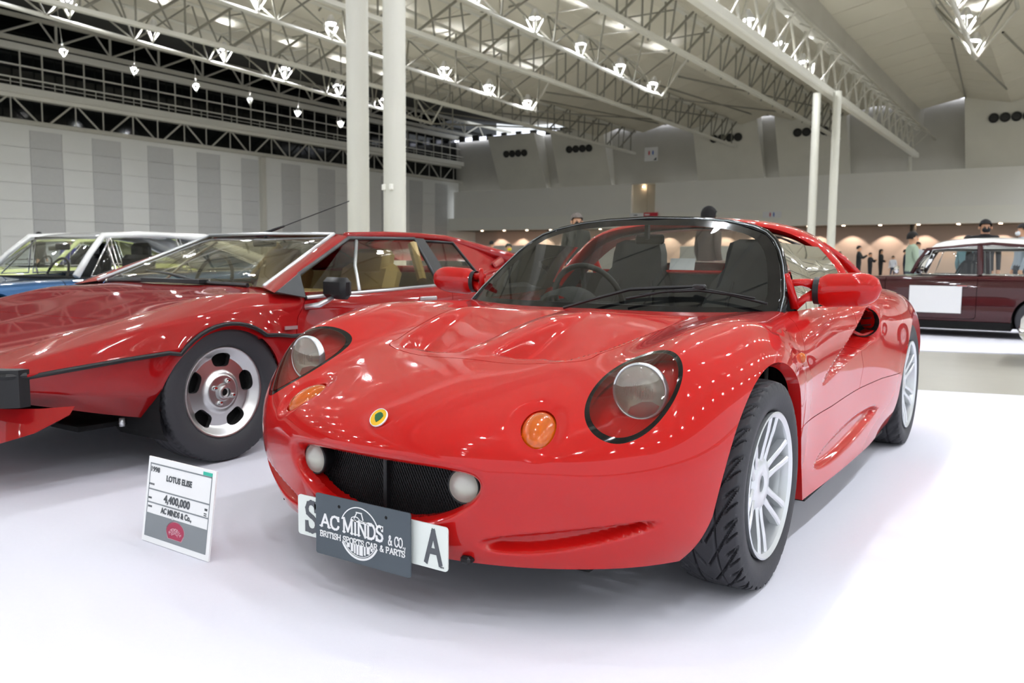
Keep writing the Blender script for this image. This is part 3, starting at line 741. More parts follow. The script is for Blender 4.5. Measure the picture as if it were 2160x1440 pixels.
def spoke_rim_mesh(rl, W, face, name='rim'):
    """silver rim with six twin spokes; lip radius rl, face plane at x = face"""
    mb = MB(); X = (1, 0, 0)
    mb.lathe([(rl-.020, face-.075), (rl-.018, face-.02), (rl-.014, face+.004), (rl-.002, face+.012), (rl+.002, face+.010), (rl, face-.004), (rl-.012, face-.02)], (0, 0, 0), X, 72)
    mb.lathe([(rl-.018, face-.02), (rl-.026, face-.07), (rl-.03, face-.14), (rl-.012, face-.17)], (0, 0, 0), X, 60)
    mb.lathe([(.0005, face-.030), (.022, face-.030), (.0225, face-.018), (.030, face-.014), (.070, face-.018), (.077, face-.024), (.075, face-.05), (.0005, face-.055)], (0, 0, 0), X, 48)
    for k in range(6):
        a0 = 2*PI*k/6+.26
        for s in (-1, 1):
            ca, sa = math.cos(a0), math.sin(a0); V = []
            for r, off, hw, xf, th in [(.062, .016, .0125, face-.022, .022), (.10, .020, .0100, face-.016, .024), (.15, .025, .0095, face-.006, .024), (rl-.012, .030, .011, face+.000, .022)]:
                for w, dx in ((-hw, 0), (-hw*.55, .004), (hw*.55, .004), (hw, 0), (hw*.8, -th), (-hw*.8, -th)):
                    t = s*off+w; V.append((xf+dx, ca*r-sa*t, sa*r+ca*t))
            F = []
            for i in range(3):
                for j in range(6): F.append((i*6+j, i*6+(j+1) % 6, (i+1)*6+(j+1) % 6, (i+1)*6+j))
            mb.add(V, F)
        # web near the rim joins each pair
    return mb.data(name, SILVER, smooth=True, angle=40)

def make_wheel(R, W, rim_data, rl, side, loc, parent, tyre, cap=True, brake=True, steer=0, spin=0.):
    w = empty('wheel', loc); w.parent = parent
    w.rotation_euler = (spin, 0, (0 if side > 0 else PI)+steer)
    link('tyre', tyre, w); link('rim', rim_data, w)
    face = W/2-.014
    if brake:
        mb = MB(); mb.lathe([(.05, .0), (.142, .0), (.142, -.012), (.05, -.012)], (face-.10, 0, 0), (1, 0, 0), 40); mb.build('brake_disc', mat('brake_iron', '6e6e70', rough=.35, metal=.8), w, smooth=True, angle=40)
        mb = MB(); mb.box((face-.105, .10, .05), (.05, .07, .12), bev=.012); mb.build('brake_caliper', BLACK, w)
    if cap:
        mb = MB(); mb.lathe([(.0005, 0), (.019, 0), (.022, -.004)], (face-.0275, 0, 0), (1, 0, 0), 24); mb.build('centre_badge', mat('badge_yellow', 'e0b020', rough=.3), w, smooth=True, angle=40)
        for k in range(4):
            a = PI/4+k*PI/2; mb = MB()
            mb.lathe([(.0125, .0015), (.0095, .0015), (.0085, -.012), (.0005, -.012)], (face-.016, .048*math.cos(a), .048*math.sin(a)), (1, 0, 0), 14); mb.build('wheel_bolt', mat('bolt_steel', '7c8084', rough=.3, metal=.9), w, smooth=True, angle=40)
    return w

TY_F = tyre_mesh(.2925, .187, .200, 616, .009, 'arrow'); TY_R = tyre_mesh(.306, .208, .212, 240, .006, 'arrow')
RIM_F = spoke_rim_mesh(.203, .187, .082); RIM_R = spoke_rim_mesh(.216, .208, .092)
make_wheel(.2925, .187, RIM_F, .203, 1, (.722, 0, .293), roadster, TY_F, spin=.1)
make_wheel(.2925, .187, RIM_F, .203, -1, (-.722, 0, .293), roadster, TY_F, spin=.5)
make_wheel(.306, .208, RIM_R, .216, 1, (.728, 2.3, .3065), roadster, TY_R, spin=.3)
make_wheel(.306, .208, RIM_R, .216, -1, (-.728, 2.3, .3065), roadster, TY_R)

def roadster_parts(car):
    # wheel wells and floor pan
    for sx in (1, -1):
        for yc, zc, a, b in ((0, .285, .352, .350), (2.3, .30, .385, .372)):
            V = []; F = []; n = 28
            for k in range(n+1):
                t = -.45+(PI+.9)*k/n; y = yc+a*1.0*math.cos(t); z = max(.13, zc+b*math.sin(t))
                z = max(z, .19); V += [(sx*(.70 if yc < 1 else .76), y, z), (sx*.50, y, z)]
            for k in range(n): F.append((2*k, 2*k+1, 2*k+3, 2*k+2))
            F.append(tuple(2*k+1 for k in range(n+1)))
            mobj('wheel_liner', V, F, DARK, car)
    mb = MB(); mb.box((0, 1.15, .145), (1.0, 3.3, .012)); mb.box((.62, 1.1, .15), (.36, 1.35, .012)); mb.box((-.62, 1.1, .15), (.36, 1.35, .012)); mb.box((0, -.40, .162), (1.08, .30, .012)); mb.build('floor_pan', DARK, car)
    # engine deck behind the cabin
    D = np.array([c for c in ROAD[11:19]]); ys = np.linspace(0, 7, 36)
    W9 = spline_matrix(8, ys, False)@D[:, 9, :]; V = []; F = []
    for p in W9:
        w = max(p[0], .001)
        for s in np.linspace(-1, 1, 25): V.append((s*p[0], p[1], p[2]+(.085*(1-sstep(1.9, 2.8, np.float64(p[1])))+.02)*(1-s*s)*min(1, w/.3)))
    for i in range(len(W9)-1):
        for j in range(24): F.append((i*25+j, i*25+j+1, (i+1)*25+j+1, (i+1)*25+j))
    keep = [f for f in F if min(V[i][1] for i in f) > 1.50]
    mobj('engine_cover', V, keep, RED, car, smooth=True)
    # mouth: grille, fog lamps
    me = MB(); V = []; F = []
    nx, nz = 88, 24
    for i in range(nx+1):
        x = -.33+.66*i/nx
        for k in range(nz+1):
            z = .235+.17*k/nz; y = -.655+.30*x*x+.10*(z-.235)*0
            V.append((x, y, z))
    bars = MB()
    for i in range(0, nx+1):           # woven mesh of thin diagonal wires, real but fine
        x0 = -.33+.0085*i
        for s in (1, -1):
            p = []
            for k in range(5):
                z = .238+.16*k/4; x = x0+s*(.08*k/4)-(.04*s)
                if abs(x) < .325: p.append((x, -.662+.30*x*x+.0015*s, z))
            if len(p) > 1: bars.tube(p, .0011, 3, cap=False)
    o = bars.build('grille_mesh', BLACK, car); o['kind'] = 'stuff'
    mb = MB(); mb.box((0, -.673, .32), (.012, .02, .15), bev=.003); mb.build('grille_bar', BLACK, car)
    V = []; F = []
    for i in range(41):
        x = -.36+.72*i/40
        V += [(x, -.63+.35*x*x, .22), (x, -.63+.35*x*x, .42)]
    for i in range(40): F.append((2*i, 2*i+1, 2*i+3, 2*i+2))
    mobj('grille_backing', V, F, DARK, car)
    for s in (1, -1):
        c = Vector((.257*s, -.680, .353)); ax = Vector((.12*s, -1, .0)).normalized()
        u = empty('fog_lamp'); u.parent = car
        mb = MB(); mb.lathe([(.036, -.05), (.044, -.01), (.046, .0), (.043, .004), (.040, .0)], c, ax, 36); mb.build('lamp_housing', BLACK, u, smooth=True)
        mb = MB(); mb.lathe([(.041, .0), (.036, .008), (.022, .014), (.0005, .016)], c, ax, 32); mb.build('lamp_lens', FOGLENS, u, smooth=True)
        mb = MB(); mb.lathe([(.041, .0), (.036, -.012), (.022, -.022), (.0005, -.024)], c, ax, 32); mb.build('reflector', REFL, u, smooth=True)
    # nose badge: yellow oval disc with green shield
    n = Vector((0, -.78, .62)).normalized(); c = Vector((0, -.700, .497)); ux = Vector((1, 0, 0)); M = frame(c+n*.001, ux, z=n)
    mb = MB(); mb.prism([(.0255*math.cos(t), .0255*math.sin(t)) for t in np.linspace(0, 2*PI, 32, endpoint=False)], .004, M); b = mb.build('nose_badge', mat('badge_yellow', 'e0b020', rough=.3), car); b['label'] = 'round yellow and green nose badge'
    mb = MB(); sh = [(-.014, .006), (-.008, .013), (0, .016), (.008, .013), (.014, .006), (.010, -.004), (.005, -.010), (0, -.014), (-.005, -.010), (-.010, -.004)]
    M2 = M.copy(); M2.translation = c+n*.0052; mb.prism(sh, .001, M2); mb.build('green_shield', mat('badge_green', '1c5a32', rough=.3), b)
    mb = MB(); mb.lathe([(.0265, 0), (.0265, .005), (.0245, .0055), (.0245, .004)], c+n*.001, n, 32); mb.build('badge_rim', SILVER, b, smooth=True)
    # side repeaters
    for s in (1, -1):
        mb = MB(); mb.lathe([(.017, -.006), (.017, .002), (.012, .009), (.0005, .011)], (.793*s, .352, .615), (s, -.1, .15), 20); mb.build('side_repeater', AMBER, car, smooth=True)
    # air intake throats
    for s in (1, -1):
        mb = MB(); mb.lathe([(.060, -.010), (.052, .03), (.045, .09), (.0005, .09)], (.772*s, 1.375, .668), (-.42*s, .90, 0), 24); mb.build('intake_duct', DARK, car)
        mb = MB()
        for k in (-1, 1): mb.tube([(.735*s, 1.40, .664+.014*k), (.80*s, 1.385, .672+.014*k)], .003, 5)
        mb.build('intake_vane', BLACK, car)
    # ---- windscreen ----
    wz = [.70, .739, .795, .846, .898, .949, .989, 1.010, 1.025, 1.06, 1.1]; ww = [.648, .641, .631, .612, .590, .563, .530, .508, .47, .36, .1]
    tx = [0, .2, .322, .415, .47, .50, .56, .66]; tz = [1.087, 1.081, 1.071, 1.052, 1.033, 1.018, .97, .8]
    def outl(Q):
        side = np.interp(Q[:, 2], wz, ww)-np.abs(Q[:, 0]); top = np.interp(np.abs(Q[:, 0]), tx, tz)-Q[:, 2]
        bot = Q[:, 2]-(.722-.0*np.abs(Q[:, 0]))
        return side, top, bot
    def ysc(x, z): return .43+1.484*(z-.738)+(.406-.48*(z-.739))*x*x
    V = []; F = []; nx, nz = 120, 44
    for i in range(nx+1):
        x = -.67+1.34*i/nx
        for k in range(nz+1): z = .71+.39*k/nz; V.append((x, ysc(x, z), z))
    for i in range(nx):
        for k in range(nz): a = i*(nz+1)+k; F.append((a, a+nz+1, a+nz+2, a+1))
    Va = np.array(V).reshape(nx+1, nz+1, 3); N = grid_normals(Va).reshape(-1, 3)
    if N[len(N)//2][1] > 0: N = -N
    f0 = lambda Q: smin(outl(Q), 120.)
    scr = clip(V, N, F, f0(np.array(V)))
    def band(Q):
        s, t, b = outl(Q); return smin([s-.040, t-.030, b-.030], 60.)
    fr = empty('windscreen'); fr.parent = car
    g = clip(*scr[:3], band(np.array(scr[0]))); mobj('glass_pane', g[0], g[2], GLASS_SCREEN, fr, N=g[1])
    g = clip(*scr[:3], -band(np.array(scr[0]))); mobj('black_border', g[0], g[2], GLOSSBLACK, fr, N=g[1])
    # frame along the outline
    pts = [(.641, .597, .739), (.633, .665, .792), (.613, .731, .846), (.590, .791, .898), (.562, .843, .949), (.530, .886, .989), (.488, .920, 1.022), (.43, .945, 1.045), (.322, .962, 1.068), (.2, .952, 1.079), (0, .944, 1.086)]
    pts = [Vector(p) for p in pts]; full = pts+[Vector((-p.x, p.y, p.z)) for p in pts[-2::-1]]
    mb = MB(); mb.tube([p+Vector((p.x*.012, .012, -.004)) for p in full], [.015]*len(full), 10); mb.build('screen_frame', GLOSSBLACK, fr, smooth=True)
    mb = MB(); mb.tube([p+Vector((p.x*.018, -.004, .002)) for p in full], .0020, 6); mb.build('bright_trim', mat('dull_trim', '8c9194', rough=.35, metal=.9), fr, smooth=True)
    mb = MB(); mb.box((0, .93, 1.03), (.016, .02, .06)); mb.box((0, .955, 1.0), (.13, .018, .04), bev=.012); mb.build('rear_view_mirror', BLACK, fr)
    # wiper
    w = MB(); w.tube([(-.082, .385, .735), (.02, .435, .770), (.134, .492, .806), (.26, .525, .815), (.375, .555, .821)], [.006, .006, .007, .007, .007], 6); w.box((.376, .553, .818), (.05, .025, .022), bev=.006); wp = w.build('wiper', BLACK, car, smooth=True, angle=40)
    w = MB(); w.tube([(.14, .450, .773), (.257, .508, .800), (.377, .545, .808), (.482, .564, .796), (.611, .581, .767)], .005, 6); w.tube([(.18, .475, .789), (.377, .548, .816), (.57, .572, .785)], .0035, 5); w.build('wiper_blade', BLACK, wp, smooth=True)
    # ---- roof hoop ----
    hp = [(.715, 1.40, .790, .030), (.690, 1.43, .85, .034), (.640, 1.465, .92, .055), (.575, 1.49, .985, .085), (.50, 1.50, 1.037, .11), (.38, 1.505, 1.078, .12), (.2, 1.51, 1.102, .125), (0, 1.51, 1.110, .125)]
    full = hp+[(-a, b, c, d) for a, b, c, d in hp[-2::-1]]
    P3 = np.array([h[:3] for h in full]); wd = [h[3] for h in full]
    tt = np.linspace(0, len(full)-1, 72); Wm = spline_matrix(len(full), tt, False); Q = Wm@P3; ws = Wm@np.array(wd); V = []; F = []; n = 16
    for i in range(len(Q)):
        t = Q[min(i+1, len(Q)-1)]-Q[max(i-1, 0)]; t /= np.linalg.norm(t); b_ = np.array([0, 1., 0]); b_ -= t*(b_@t); b_ /= np.linalg.norm(b_); o = np.cross(b_, t)
        for k in range(n):
            g = 2*PI*k/n; V.append(Q[i]+b_*math.cos(g)*ws[i]+o*math.sin(g)*.026-o*.022)
    for i in range(len(Q)-1):
        for k in range(n): F.append((i*n+k, i*n+(k+1) % n, (i+1)*n+(k+1) % n, (i+1)*n+k))
    F.append(tuple(range(n))); F.append(tuple((len(Q)-1)*n+k for k in range(n-1, -1, -1)))
    mobj('roof_hoop', V, F, RED, car, smooth=True, angle=50)
    # inner lining of the hoop, black
    V = [];
    for i in range(len(Q)):
        c = Q[i]*np.array([.93, 1, 1])-np.array([0, 0, .052]); V += [c+np.array([0, -.07, 0]), c+np.array([0, .08, 0])]
    mobj('hoop_lining', V, [(2*i, 2*i+1, 2*i+3, 2*i+2) for i in range(len(Q)-1)], BLACK, car, smooth=True)
    for s in (1, -1):    # slim quarter pillars behind the hoop and side glass
        mb = MB(); mb.tube([(.565*s, 1.50, .985), (.62*s, 1.62, .93), (.66*s, 1.75, .86), (.67*s, 1.84, .80)], [.022, .024, .028, .03], 10, flat=.7); mb.build('quarter_pillar', RED, car, smooth=True)
        V = []; F = []; n = 14
        for i in range(n+1):
            t = i/n; y = .70+.68*t
            zb = np.interp(y, [.68, .83, 1.12, 1.4], [.738, .745, .757, .78]); xb = np.interp(y, [.68, .83, 1.12, 1.4], [.672, .706, .712, .700])
            ytop = .885+.50*t; zt = .985-.01*t; xt = .548+.03*t
            for k in range(7):
                u = k/6; V.append((s*(xb*(1-u)+xt*u+.02*math.sin(PI*u)), y*(1-u)+ytop*u, zb*(1-u)+zt*u))
        for i in range(n):
            for k in range(6): F.append((i*7+k, i*7+k+1, (i+1)*7+k+1, (i+1)*7+k))
        mobj('side_glass', V, F, GLASS_TINT, car, smooth=True)
        # mirror on two struts
        m = empty('door_mirror'); m.parent = car
        mb = MB(); prof = [(.0005, -.105), (.030, -.098), (.050, -.075), (.062, -.04), (.066, .0), (.064, .04), (.054, .068)]
        mb.lathe(prof, (0, 0, 0), (0, 0, 1), 28); c = Vector((.855*s, .715, .808))
        # body: bullet lying outwards from the strap
        V = []; F = []; n = 28; st = np.linspace(0, 1, 18)
        for t in st:
            x = .745+.205*t; r = .058*(min(1, (t*3+.62))**.5)*(1-max(0, (t-.55)/.46)**2.4)**.5 if t < 1 else .002
            for k in range(n):
                g = 2*PI*k/n; yy = math.cos(g)*r*.80; zz = math.sin(g)*r
                V.append((s*x, .735+min(yy, .025)-.02*t, .812+zz+.012*t))
        for i in range(len(st)-1):
            for k in range(n): F.append((i*n+k, i*n+(k+1) % n, (i+1)*n+(k+1) % n, (i+1)*n+k))
        F.append(tuple(range(n))); F.append(tuple((len(st)-1)*n+k for k in range(n)))
        mobj('mirror_shell', V, F, RED, m, smooth=True, angle=40)
        mb = MB(); V = [];
        for x, sc in ((.728, 1.), (.748, 1.02)):
            for k in range(n): g = 2*PI*k/n; V.append((s*x, .735+min(math.cos(g)*.047*.8*sc, .026), .812+math.sin(g)*.047*sc))
        mb.add(V, [(k, (k+1) % n, n+(k+1) % n, n+k) for k in range(n)]); mb.build('rubber_gaiter', BLACK, m, smooth=True)
        mb = MB(); mb.tube([(.655*s, .685, .838), (.69*s, .705, .840), (.735*s, .735, .832)], [.012, .013, .022], 8); mb.tube([(.668*s, .70, .752), (.70*s, .715, .785), (.735*s, .735, .80)], [.016, .014, .024], 8); mb.tube([(.650*s, .66, .87), (.660*s, .68, .82), (.672*s, .70, .752)], [.008, .013, .018], 8); mb.build('mirror_bracket', RED, m, smooth=True)
    # ---- cabin ----
    mb = MB(); mb.box((0, 1.52, .50), (1.20, .03, .70)); mb.build('rear_bulkhead', TRIM, car)
    mb = MB(); mb.box((0, 1.50, .862), (1.04, .05, .014), bev=.005); mb.build('bulkhead_rail', RED, car)
    mb = MB(); mb.box((.655, 1.05, .45), (.05, .95, .56), bev=.02); mb.box((-.655, 1.05, .45), (.05, .95, .56), bev=.02)
    for s in (1, -1):
        b = MB(); b.box((.645*s, 1.03, .44), (.05, .92, .56), bev=.02); b.build('door_lining', TRIM, car)
    V = []; F = []
    for i in range(25):       # dashboard top
        x = -.62+1.24*i/24; y0 = .45+.36*x*x
        V += [(x, y0, .722), (x, y0+.12, .728), (x, .80, .735), (x, .84, .70), (x, .82, .60)]
    for i in range(24):
        for k in range(4): F.append((i*5+k, i*5+k+1, (i+1)*5+k+1, (i+1)*5+k))
    mobj('dashboard', V, F, TRIM, car, smooth=True)
    mb = MB(); V = []; F = []
    for i in range(13):
        a = PI*i/12
        for k, yy in enumerate((.70, .74, .84, .86)): sc = (.55, .85, 1.0, .9)[k]; V.append((-.30-.125*math.cos(a)*sc, yy, .725+.075*math.sin(a)*sc))
    for i in range(12):
        for k in range(3): F.append((i*4+k, i*4+k+1, (i+1)*4+k+1, (i+1)*4+k))
    mb.add(V, F); mb.build('instrument_binnacle', TRIM, car, smooth=True)
    c = Vector((-.30, .985, .735)); ax = Vector((0, 1, .42)).normalized(); u = Vector((1, 0, 0)); v = ax.cross(u)
    sw = empty('steering_wheel'); sw.parent = car
    mb = MB(); mb.tube([c+u*math.cos(t)*.165+v*math.sin(t)*.165 for t in np.linspace(0, 2*PI, 40, endpoint=False)], .013, 8, closed=True); mb.build('wheel_rim', LEATHER, sw, smooth=True)
    mb = MB()
    for t in (PI*.03, PI*.97, PI*1.5): mb.tube([c+(u*math.cos(t)+v*math.sin(t))*.045-ax*.02, c+(u*math.cos(t)+v*math.sin(t))*.16], .011, 6)
    mb.lathe([(.055, -.03), (.06, 0), (.045, .014), (.0005, .018)], c-ax*.02, ax, 20); mb.build('wheel_hub', LEATHER, sw, smooth=True, angle=40)
    for s in (1, -1):
        st = empty('seat'); st.parent = car; x = .285*s
        V = []; F = []; prof = [(1.02, .36, .17), (1.22, .34, .20), (1.33, .42, .21), (1.375, .56, .215), (1.41, .70, .21), (1.44, .82, .17), (1.452, .88, .130), (1.46, .95, .125), (1.462, .995, .112), (1.472, 1.012, .07)]
        for y, z, w in prof:
            for t in np.linspace(-1, 1, 9): V.append((x+w*t, y-.045*abs(t)**3*(1 if z < .85 else .3), z+(.02*abs(t)**2 if z < .4 else 0)))
        b = len(V); V += [(a, y_+.07 if z > .4 else y_, z-.0 if z > .4 else z-.08) for a, y_, z in V[:b]]
        for i in range(len(prof)-1):
            for k in range(8): q = (i*9+k, i*9+k+1, (i+1)*9+k+1, (i+1)*9+k); F.append(q); F.append(tuple(b+j for j in q[::-1]))
        for i in range(len(prof)-1):
            for k in (0, 8): F.append((i*9+k, (i+1)*9+k, b+(i+1)*9+k, b+i*9+k))
        F += [((len(prof)-1)*9+k, (len(prof)-1)*9+k+1, b+(len(prof)-1)*9+k+1, b+(len(prof)-1)*9+k) for k in range(8)]
        mobj('seat_shell', V, F, LEATHER, st, smooth=True, angle=60)
        mb = MB()
        for q in (-.5, .5): mb.tube([(x+q*.21, 1.10, .375), (x+q*.21, 1.30, .40), (x+q*.21, 1.365, .56), (x+q*.20, 1.40, .72), (x+q*.17, 1.43, .82)], .006, 5)
        mb.build('seat_piping', TRIM, st, smooth=True)
    mb = MB(); mb.box((0, 1.15, .30), (.14, .85, .26), bev=.03); mb.tube([(0, .98, .42), (0, .99, .52)], .008, 8); mb.lathe([(.0005, .02), (.018, .012), (.02, 0), (.01, -.015)], (0, .99, .53), (0, 0, 1), 14); mb.build('centre_console', TRIM, car, smooth=True, angle=40)
    mb = MB(); mb.box((0, .84, .22), (1.2, 1.3, .02)); mb.build('cabin_floor', DARK, car)
    mb = MB(); mb.box((0, .60, .45), (1.2, .02, .5)); mb.build('front_bulkhead', DARK, car)
    # tow bracket beside the plate
    mb = MB(); mb.box((.270, -.680, .172), (.03, .03, .02), bev=.006); mb.build('plate_bracket', BLACK, car)
FOGLENS = mat('fog_glass', 'e6e8e6', rough=.10, trans=.86, ior=1.3)
roadster_parts(roadster)
# ---------------- the red wedge coupe on the left ----------------
def quad_patch(name, pts, nu, nv, material, parent, bulge=(0, 0, 0), power=.5):
    """smooth four-corner pane: pts a,b,c,d in order, with a bulge at the middle"""
    a, b, c, d = [Vector(p) for p in pts]; bu = Vector(bulge); V = []; F = []
    for i in range(nu+1):
        for j in range(nv+1):
            u, v = i/nu, j/nv; V.append(a*(1-u)*(1-v)+b*u*(1-v)+c*u*v+d*(1-u)*v+bu*(16*u*(1-u)*v*(1-v))**power)
    for i in range(nu):
        for j in range(nv): k = i*(nv+1)+j; F.append((k, k+nv+1, k+nv+2, k+1))
    return mobj(name, V, F, material, parent, smooth=True)
def slot_rim_mesh(rl, name='rim'):
    V = []; N = []; F = []; nr, na = 40, 150
    def xprof(r):
        return float(np.interp(r, [0, .035, .04, .075, .085, .095, .155, .165, rl-.012, rl-.006, rl], [.0, .0, -.010, -.010, -.020, -.026, -.034, -.026, .0, .004, -.004]))
    for i in range(nr+1):
        r = .016+(rl-.016)*i/nr
        for j in range(na): t = 2*PI*j/na; V.append((xprof(r), r*math.cos(t), r*math.sin(t)))
    for i in range(nr):
        for j in range(na): F.append((i*na+j, i*na+(j+1) % na, (i+1)*na+(j+1) % na, (i+1)*na+j))
    A = np.array(V); r = np.hypot(A[:, 1], A[:, 2]); t = np.arctan2(A[:, 2], A[:, 1])
    a = ((t/(2*PI/5)+.5) % 1-.5)*(2*PI/5); dx = a*r
    q = np.maximum(np.abs(r-.126)/.026, np.abs(dx)/.036); e = (np.abs((r-.143)/.031)**3+np.abs(dx/(.047+.30*(r-.145)))**3)**(1/3)-1
    v, n, f, cut = clip(V, [(1, 0, 0)]*len(V), F, e*.02)
    v2, n2, f2 = rim(v, n, cut, .025)
    mb = MB(); mb.add(v2, f+f2)
    mb.lathe([(rl-.004, 0), (rl-.012, -.03), (rl-.02, -.12)], (0, 0, 0), (1, 0, 0), 60)
    mb.lathe([(.020, .0), (.022, .014), (.028, .013), (.031, -.02)], (0, 0, 0), (1, 0, 0), 28)
    return mb.data(name, POLISHED, smooth=True, angle=35)
TANL = mat('tan_leather', 'bda878', rough=.6)
def build_wedge():
    car = empty('wedge_sports_car', (-2.53, 0, 0)); tag(car, 'dark red wedge-shaped coupe with tan seats, left of the foreground roadster', 'car')
    # stations: y, then half section (x,z) from the bottom up to the centre line
    S = [
     (-.90, [(.60, .385), (.66, .42), (.70, .470), (.70, .478), (.66, .490), (.50, .497), (.25, .500), (0, .502)]),
     (-.82, [(.72, .372), (.84, .42), (.885, .472), (.882, .482), (.80, .500), (.60, .508), (.30, .512), (0, .515)]),
     (-.68, [(.74, .345), (.862, .40), (.905, .482), (.902, .494), (.840, .535), (.64, .545), (.32, .548), (0, .550)]),
     (-.40, [(.75, .270), (.875, .36), (.918, .504), (.916, .518), (.872, .592), (.68, .614), (.34, .613), (0, .614)]),
     (-.10, [(.75, .210), (.880, .34), (.926, .525), (.925, .540), (.890, .648), (.71, .680), (.36, .676), (0, .676)]),
     (.25, [(.75, .180), (.880, .33), (.926, .533), (.925, .548), (.893, .682), (.75, .742), (.38, .745), (0, .745)]),
     (.60, [(.75, .165), (.875, .33), (.922, .533), (.921, .548), (.900, .668), (.865, .726), (.60, .770), (0, .770)]),
     (1.00, [(.75, .160), (.870, .33), (.918, .533), (.918, .548), (.902, .668), (.868, .738), (.60, .750), (0, .750)]),
     (1.50, [(.75, .160), (.870, .33), (.918, .533), (.918, .548), (.904, .680), (.862, .752), (.60, .760), (0, .760)]),
     (1.90, [(.75, .165), (.872, .33), (.920, .533), (.920, .548), (.908, .700), (.860, .775), (.62, .79), (0, .79)]),
     (2.50, [(.75, .180), (.880, .34), (.926, .533), (.926, .548), (.912, .720), (.850, .840), (.62, .86), (0, .86)]),
     (3.00, [(.74, .240), (.860, .36), (.905, .533), (.905, .548), (.885, .70), (.80, .825), (.60, .85), (0, .85)]),
     (3.30, [(.70, .320), (.80, .40), (.850, .533), (.850, .548), (.83, .68), (.76, .78), (.56, .82), (0, .82)])]
    ys = np.array([s[0] for s in S]); K = np.array([[(x, s[0], z) for x, z in s[1]] for s in S])
    ti = np.linspace(0, len(S)-1, (len(S)-1)*14+1); Wi = spline_matrix(len(S), ti, False)
    tj = np.concatenate([np.linspace(k, k+1, 9)[:-1] for k in range(7)]+[[7]])
    Wj = spline_matrix(8, tj, False)*.35
    for r, t in enumerate(tj):
        k = min(int(t), 6); f = t-k; Wj[r, k] += .65*(1-f); Wj[r, k+1] += .65*f
    P = np.einsum('ai,ijk,bj->abk', Wi, K, Wj)
    # flared arches
    for yc in (.085, 2.52):
        d = np.hypot(P[..., 1]-yc, P[..., 2]-.29); P[..., 0] += .014*np.exp(-((d-.34)/.05)**2)*(P[..., 2] < .72)*(P[..., 2] > .2)
    full = np.concatenate([P, (P*np.array([-1, 1, 1]))[:, -2::-1]], 1)
    N = grid_normals(full); a, b = full.shape[:2]
    if N[a//2, 5][0] < 0: N = -N
    V = full.reshape(-1, 3); NN = N.reshape(-1, 3); F = []
    for i in range(a-1):
        for j in range(b-1): F.append((i*b+j, (i+1)*b+j, (i+1)*b+j+1, i*b+j+1))
    q = F[len(F)//3]; 
    if np.cross(V[q[1]]-V[q[0]], V[q[2]]-V[q[0]])@NN[q[0]] < 0: F = [f[::-1] for f in F]
    def arch(Q):
        e = np.minimum(np.hypot(Q[:, 1]-.085, (Q[:, 2]-.275)*1.02), np.hypot(Q[:, 1]-2.52, (Q[:, 2]-.275)*1.02))
        e = np.where(Q[:, 2] < .275, np.minimum(np.abs(Q[:, 1]-.085), np.abs(Q[:, 1]-2.52))+.0, e); return np.where(np.abs(Q[:, 0]) > .6, e-.325, .3)
    cock = lambda Q: np.maximum(np.abs(Q[:, 0])-(.80-.0*Q[:, 1]), np.maximum(.52-Q[:, 1], Q[:, 1]-1.92))*np.where(Q[:, 2] > .6, 1, 0)+np.where(Q[:, 2] > .6, 0, .2)
    m = clip(V, NN, F, arch(V)); r1 = rim(m[0], m[1], m[3], .03); base = len(m[0])
    ex = (r1[0][base:], r1[1][base:], [tuple(i-base for i in f) for f in r1[2]])
    m = clip(*m[:3], cock(np.array(m[0])))
    def put(name, pieces, material, parent=car):
        V, N, F = [], [], []
        for (v, nn, f) in pieces: b0 = len(V); V += list(v); N += list(nn); F += [tuple(b0+i for i in q) for q in f]
        return welded(name, V, N, F, material, parent, .06)
    G = .002
    def cutr(m, f, depth=.015):
        V, N, F, cut = clip(*m[:3], f(np.array(m[0]))); r = rim(V, N, cut, depth); b0 = len(V)
        return (V, N, F), (r[0][b0:], r[1][b0:], [tuple(i-b0 for i in q) for q in r[2]])
    sf = lambda Q: Q[:, 1]-np.interp(Q[:, 2], [.15, .5, .62, .70, .78], [.43, .47, .50, .57, .66])
    sr = lambda Q: np.interp(Q[:, 2], [.15, .5, .8], [1.62, 1.70, 1.75])-Q[:, 1]
    lid = lambda Q: np.minimum(np.minimum(Q[:, 1]+.28, .44-Q[:, 1]), .60-np.abs(Q[:, 0]))*np.where(Q[:, 2] > .5, 1, 0)-np.where(Q[:, 2] > .5, 0, .1)
    l, r = cutr(m, lambda Q: lid(Q)-G); put('luggage_lid', [l, r], RED2)
    for s in (1, -1):
        l, r1_ = cutr(m, lambda Q: np.where(Q[:, 0]*s > .7, 1., -1.)*.3); l, r2_ = cutr(l, lambda Q: sf(Q)-G); l, r3_ = cutr(l, lambda Q: sr(Q)-G); l, r4_ = cutr(l, lambda Q: Q[:, 2]-.20)
        put('door', [l, r2_, r3_], RED2)
    l, r_ = cutr(m, lambda Q: -lid(Q)-G)
    doorf = lambda Q: np.where(np.abs(Q[:, 0]) > .7, np.minimum(np.minimum(sf(Q), sr(Q)), Q[:, 2]-.20), -1)
    l, r2_ = cutr(l, lambda Q: -doorf(Q)-G); put('body_shell', [l, ex, r2_], RED2)
    # rubbing strip following the wing line and the arches
    ts = [(-.79, .472)]+[(y, float(np.interp(y, ys, [s[1][2][1] for s in S]))) for y in (-.6, -.4, -.22)]
    arc = [(.085+.335*math.cos(t), .285+.335*math.sin(t)) for t in np.linspace(PI*.77, PI*.30, 13)]+[(.36, .552)]
    rear = [(.45, .540), (.8, .540), (1.4, .540), (2.1, .540)]
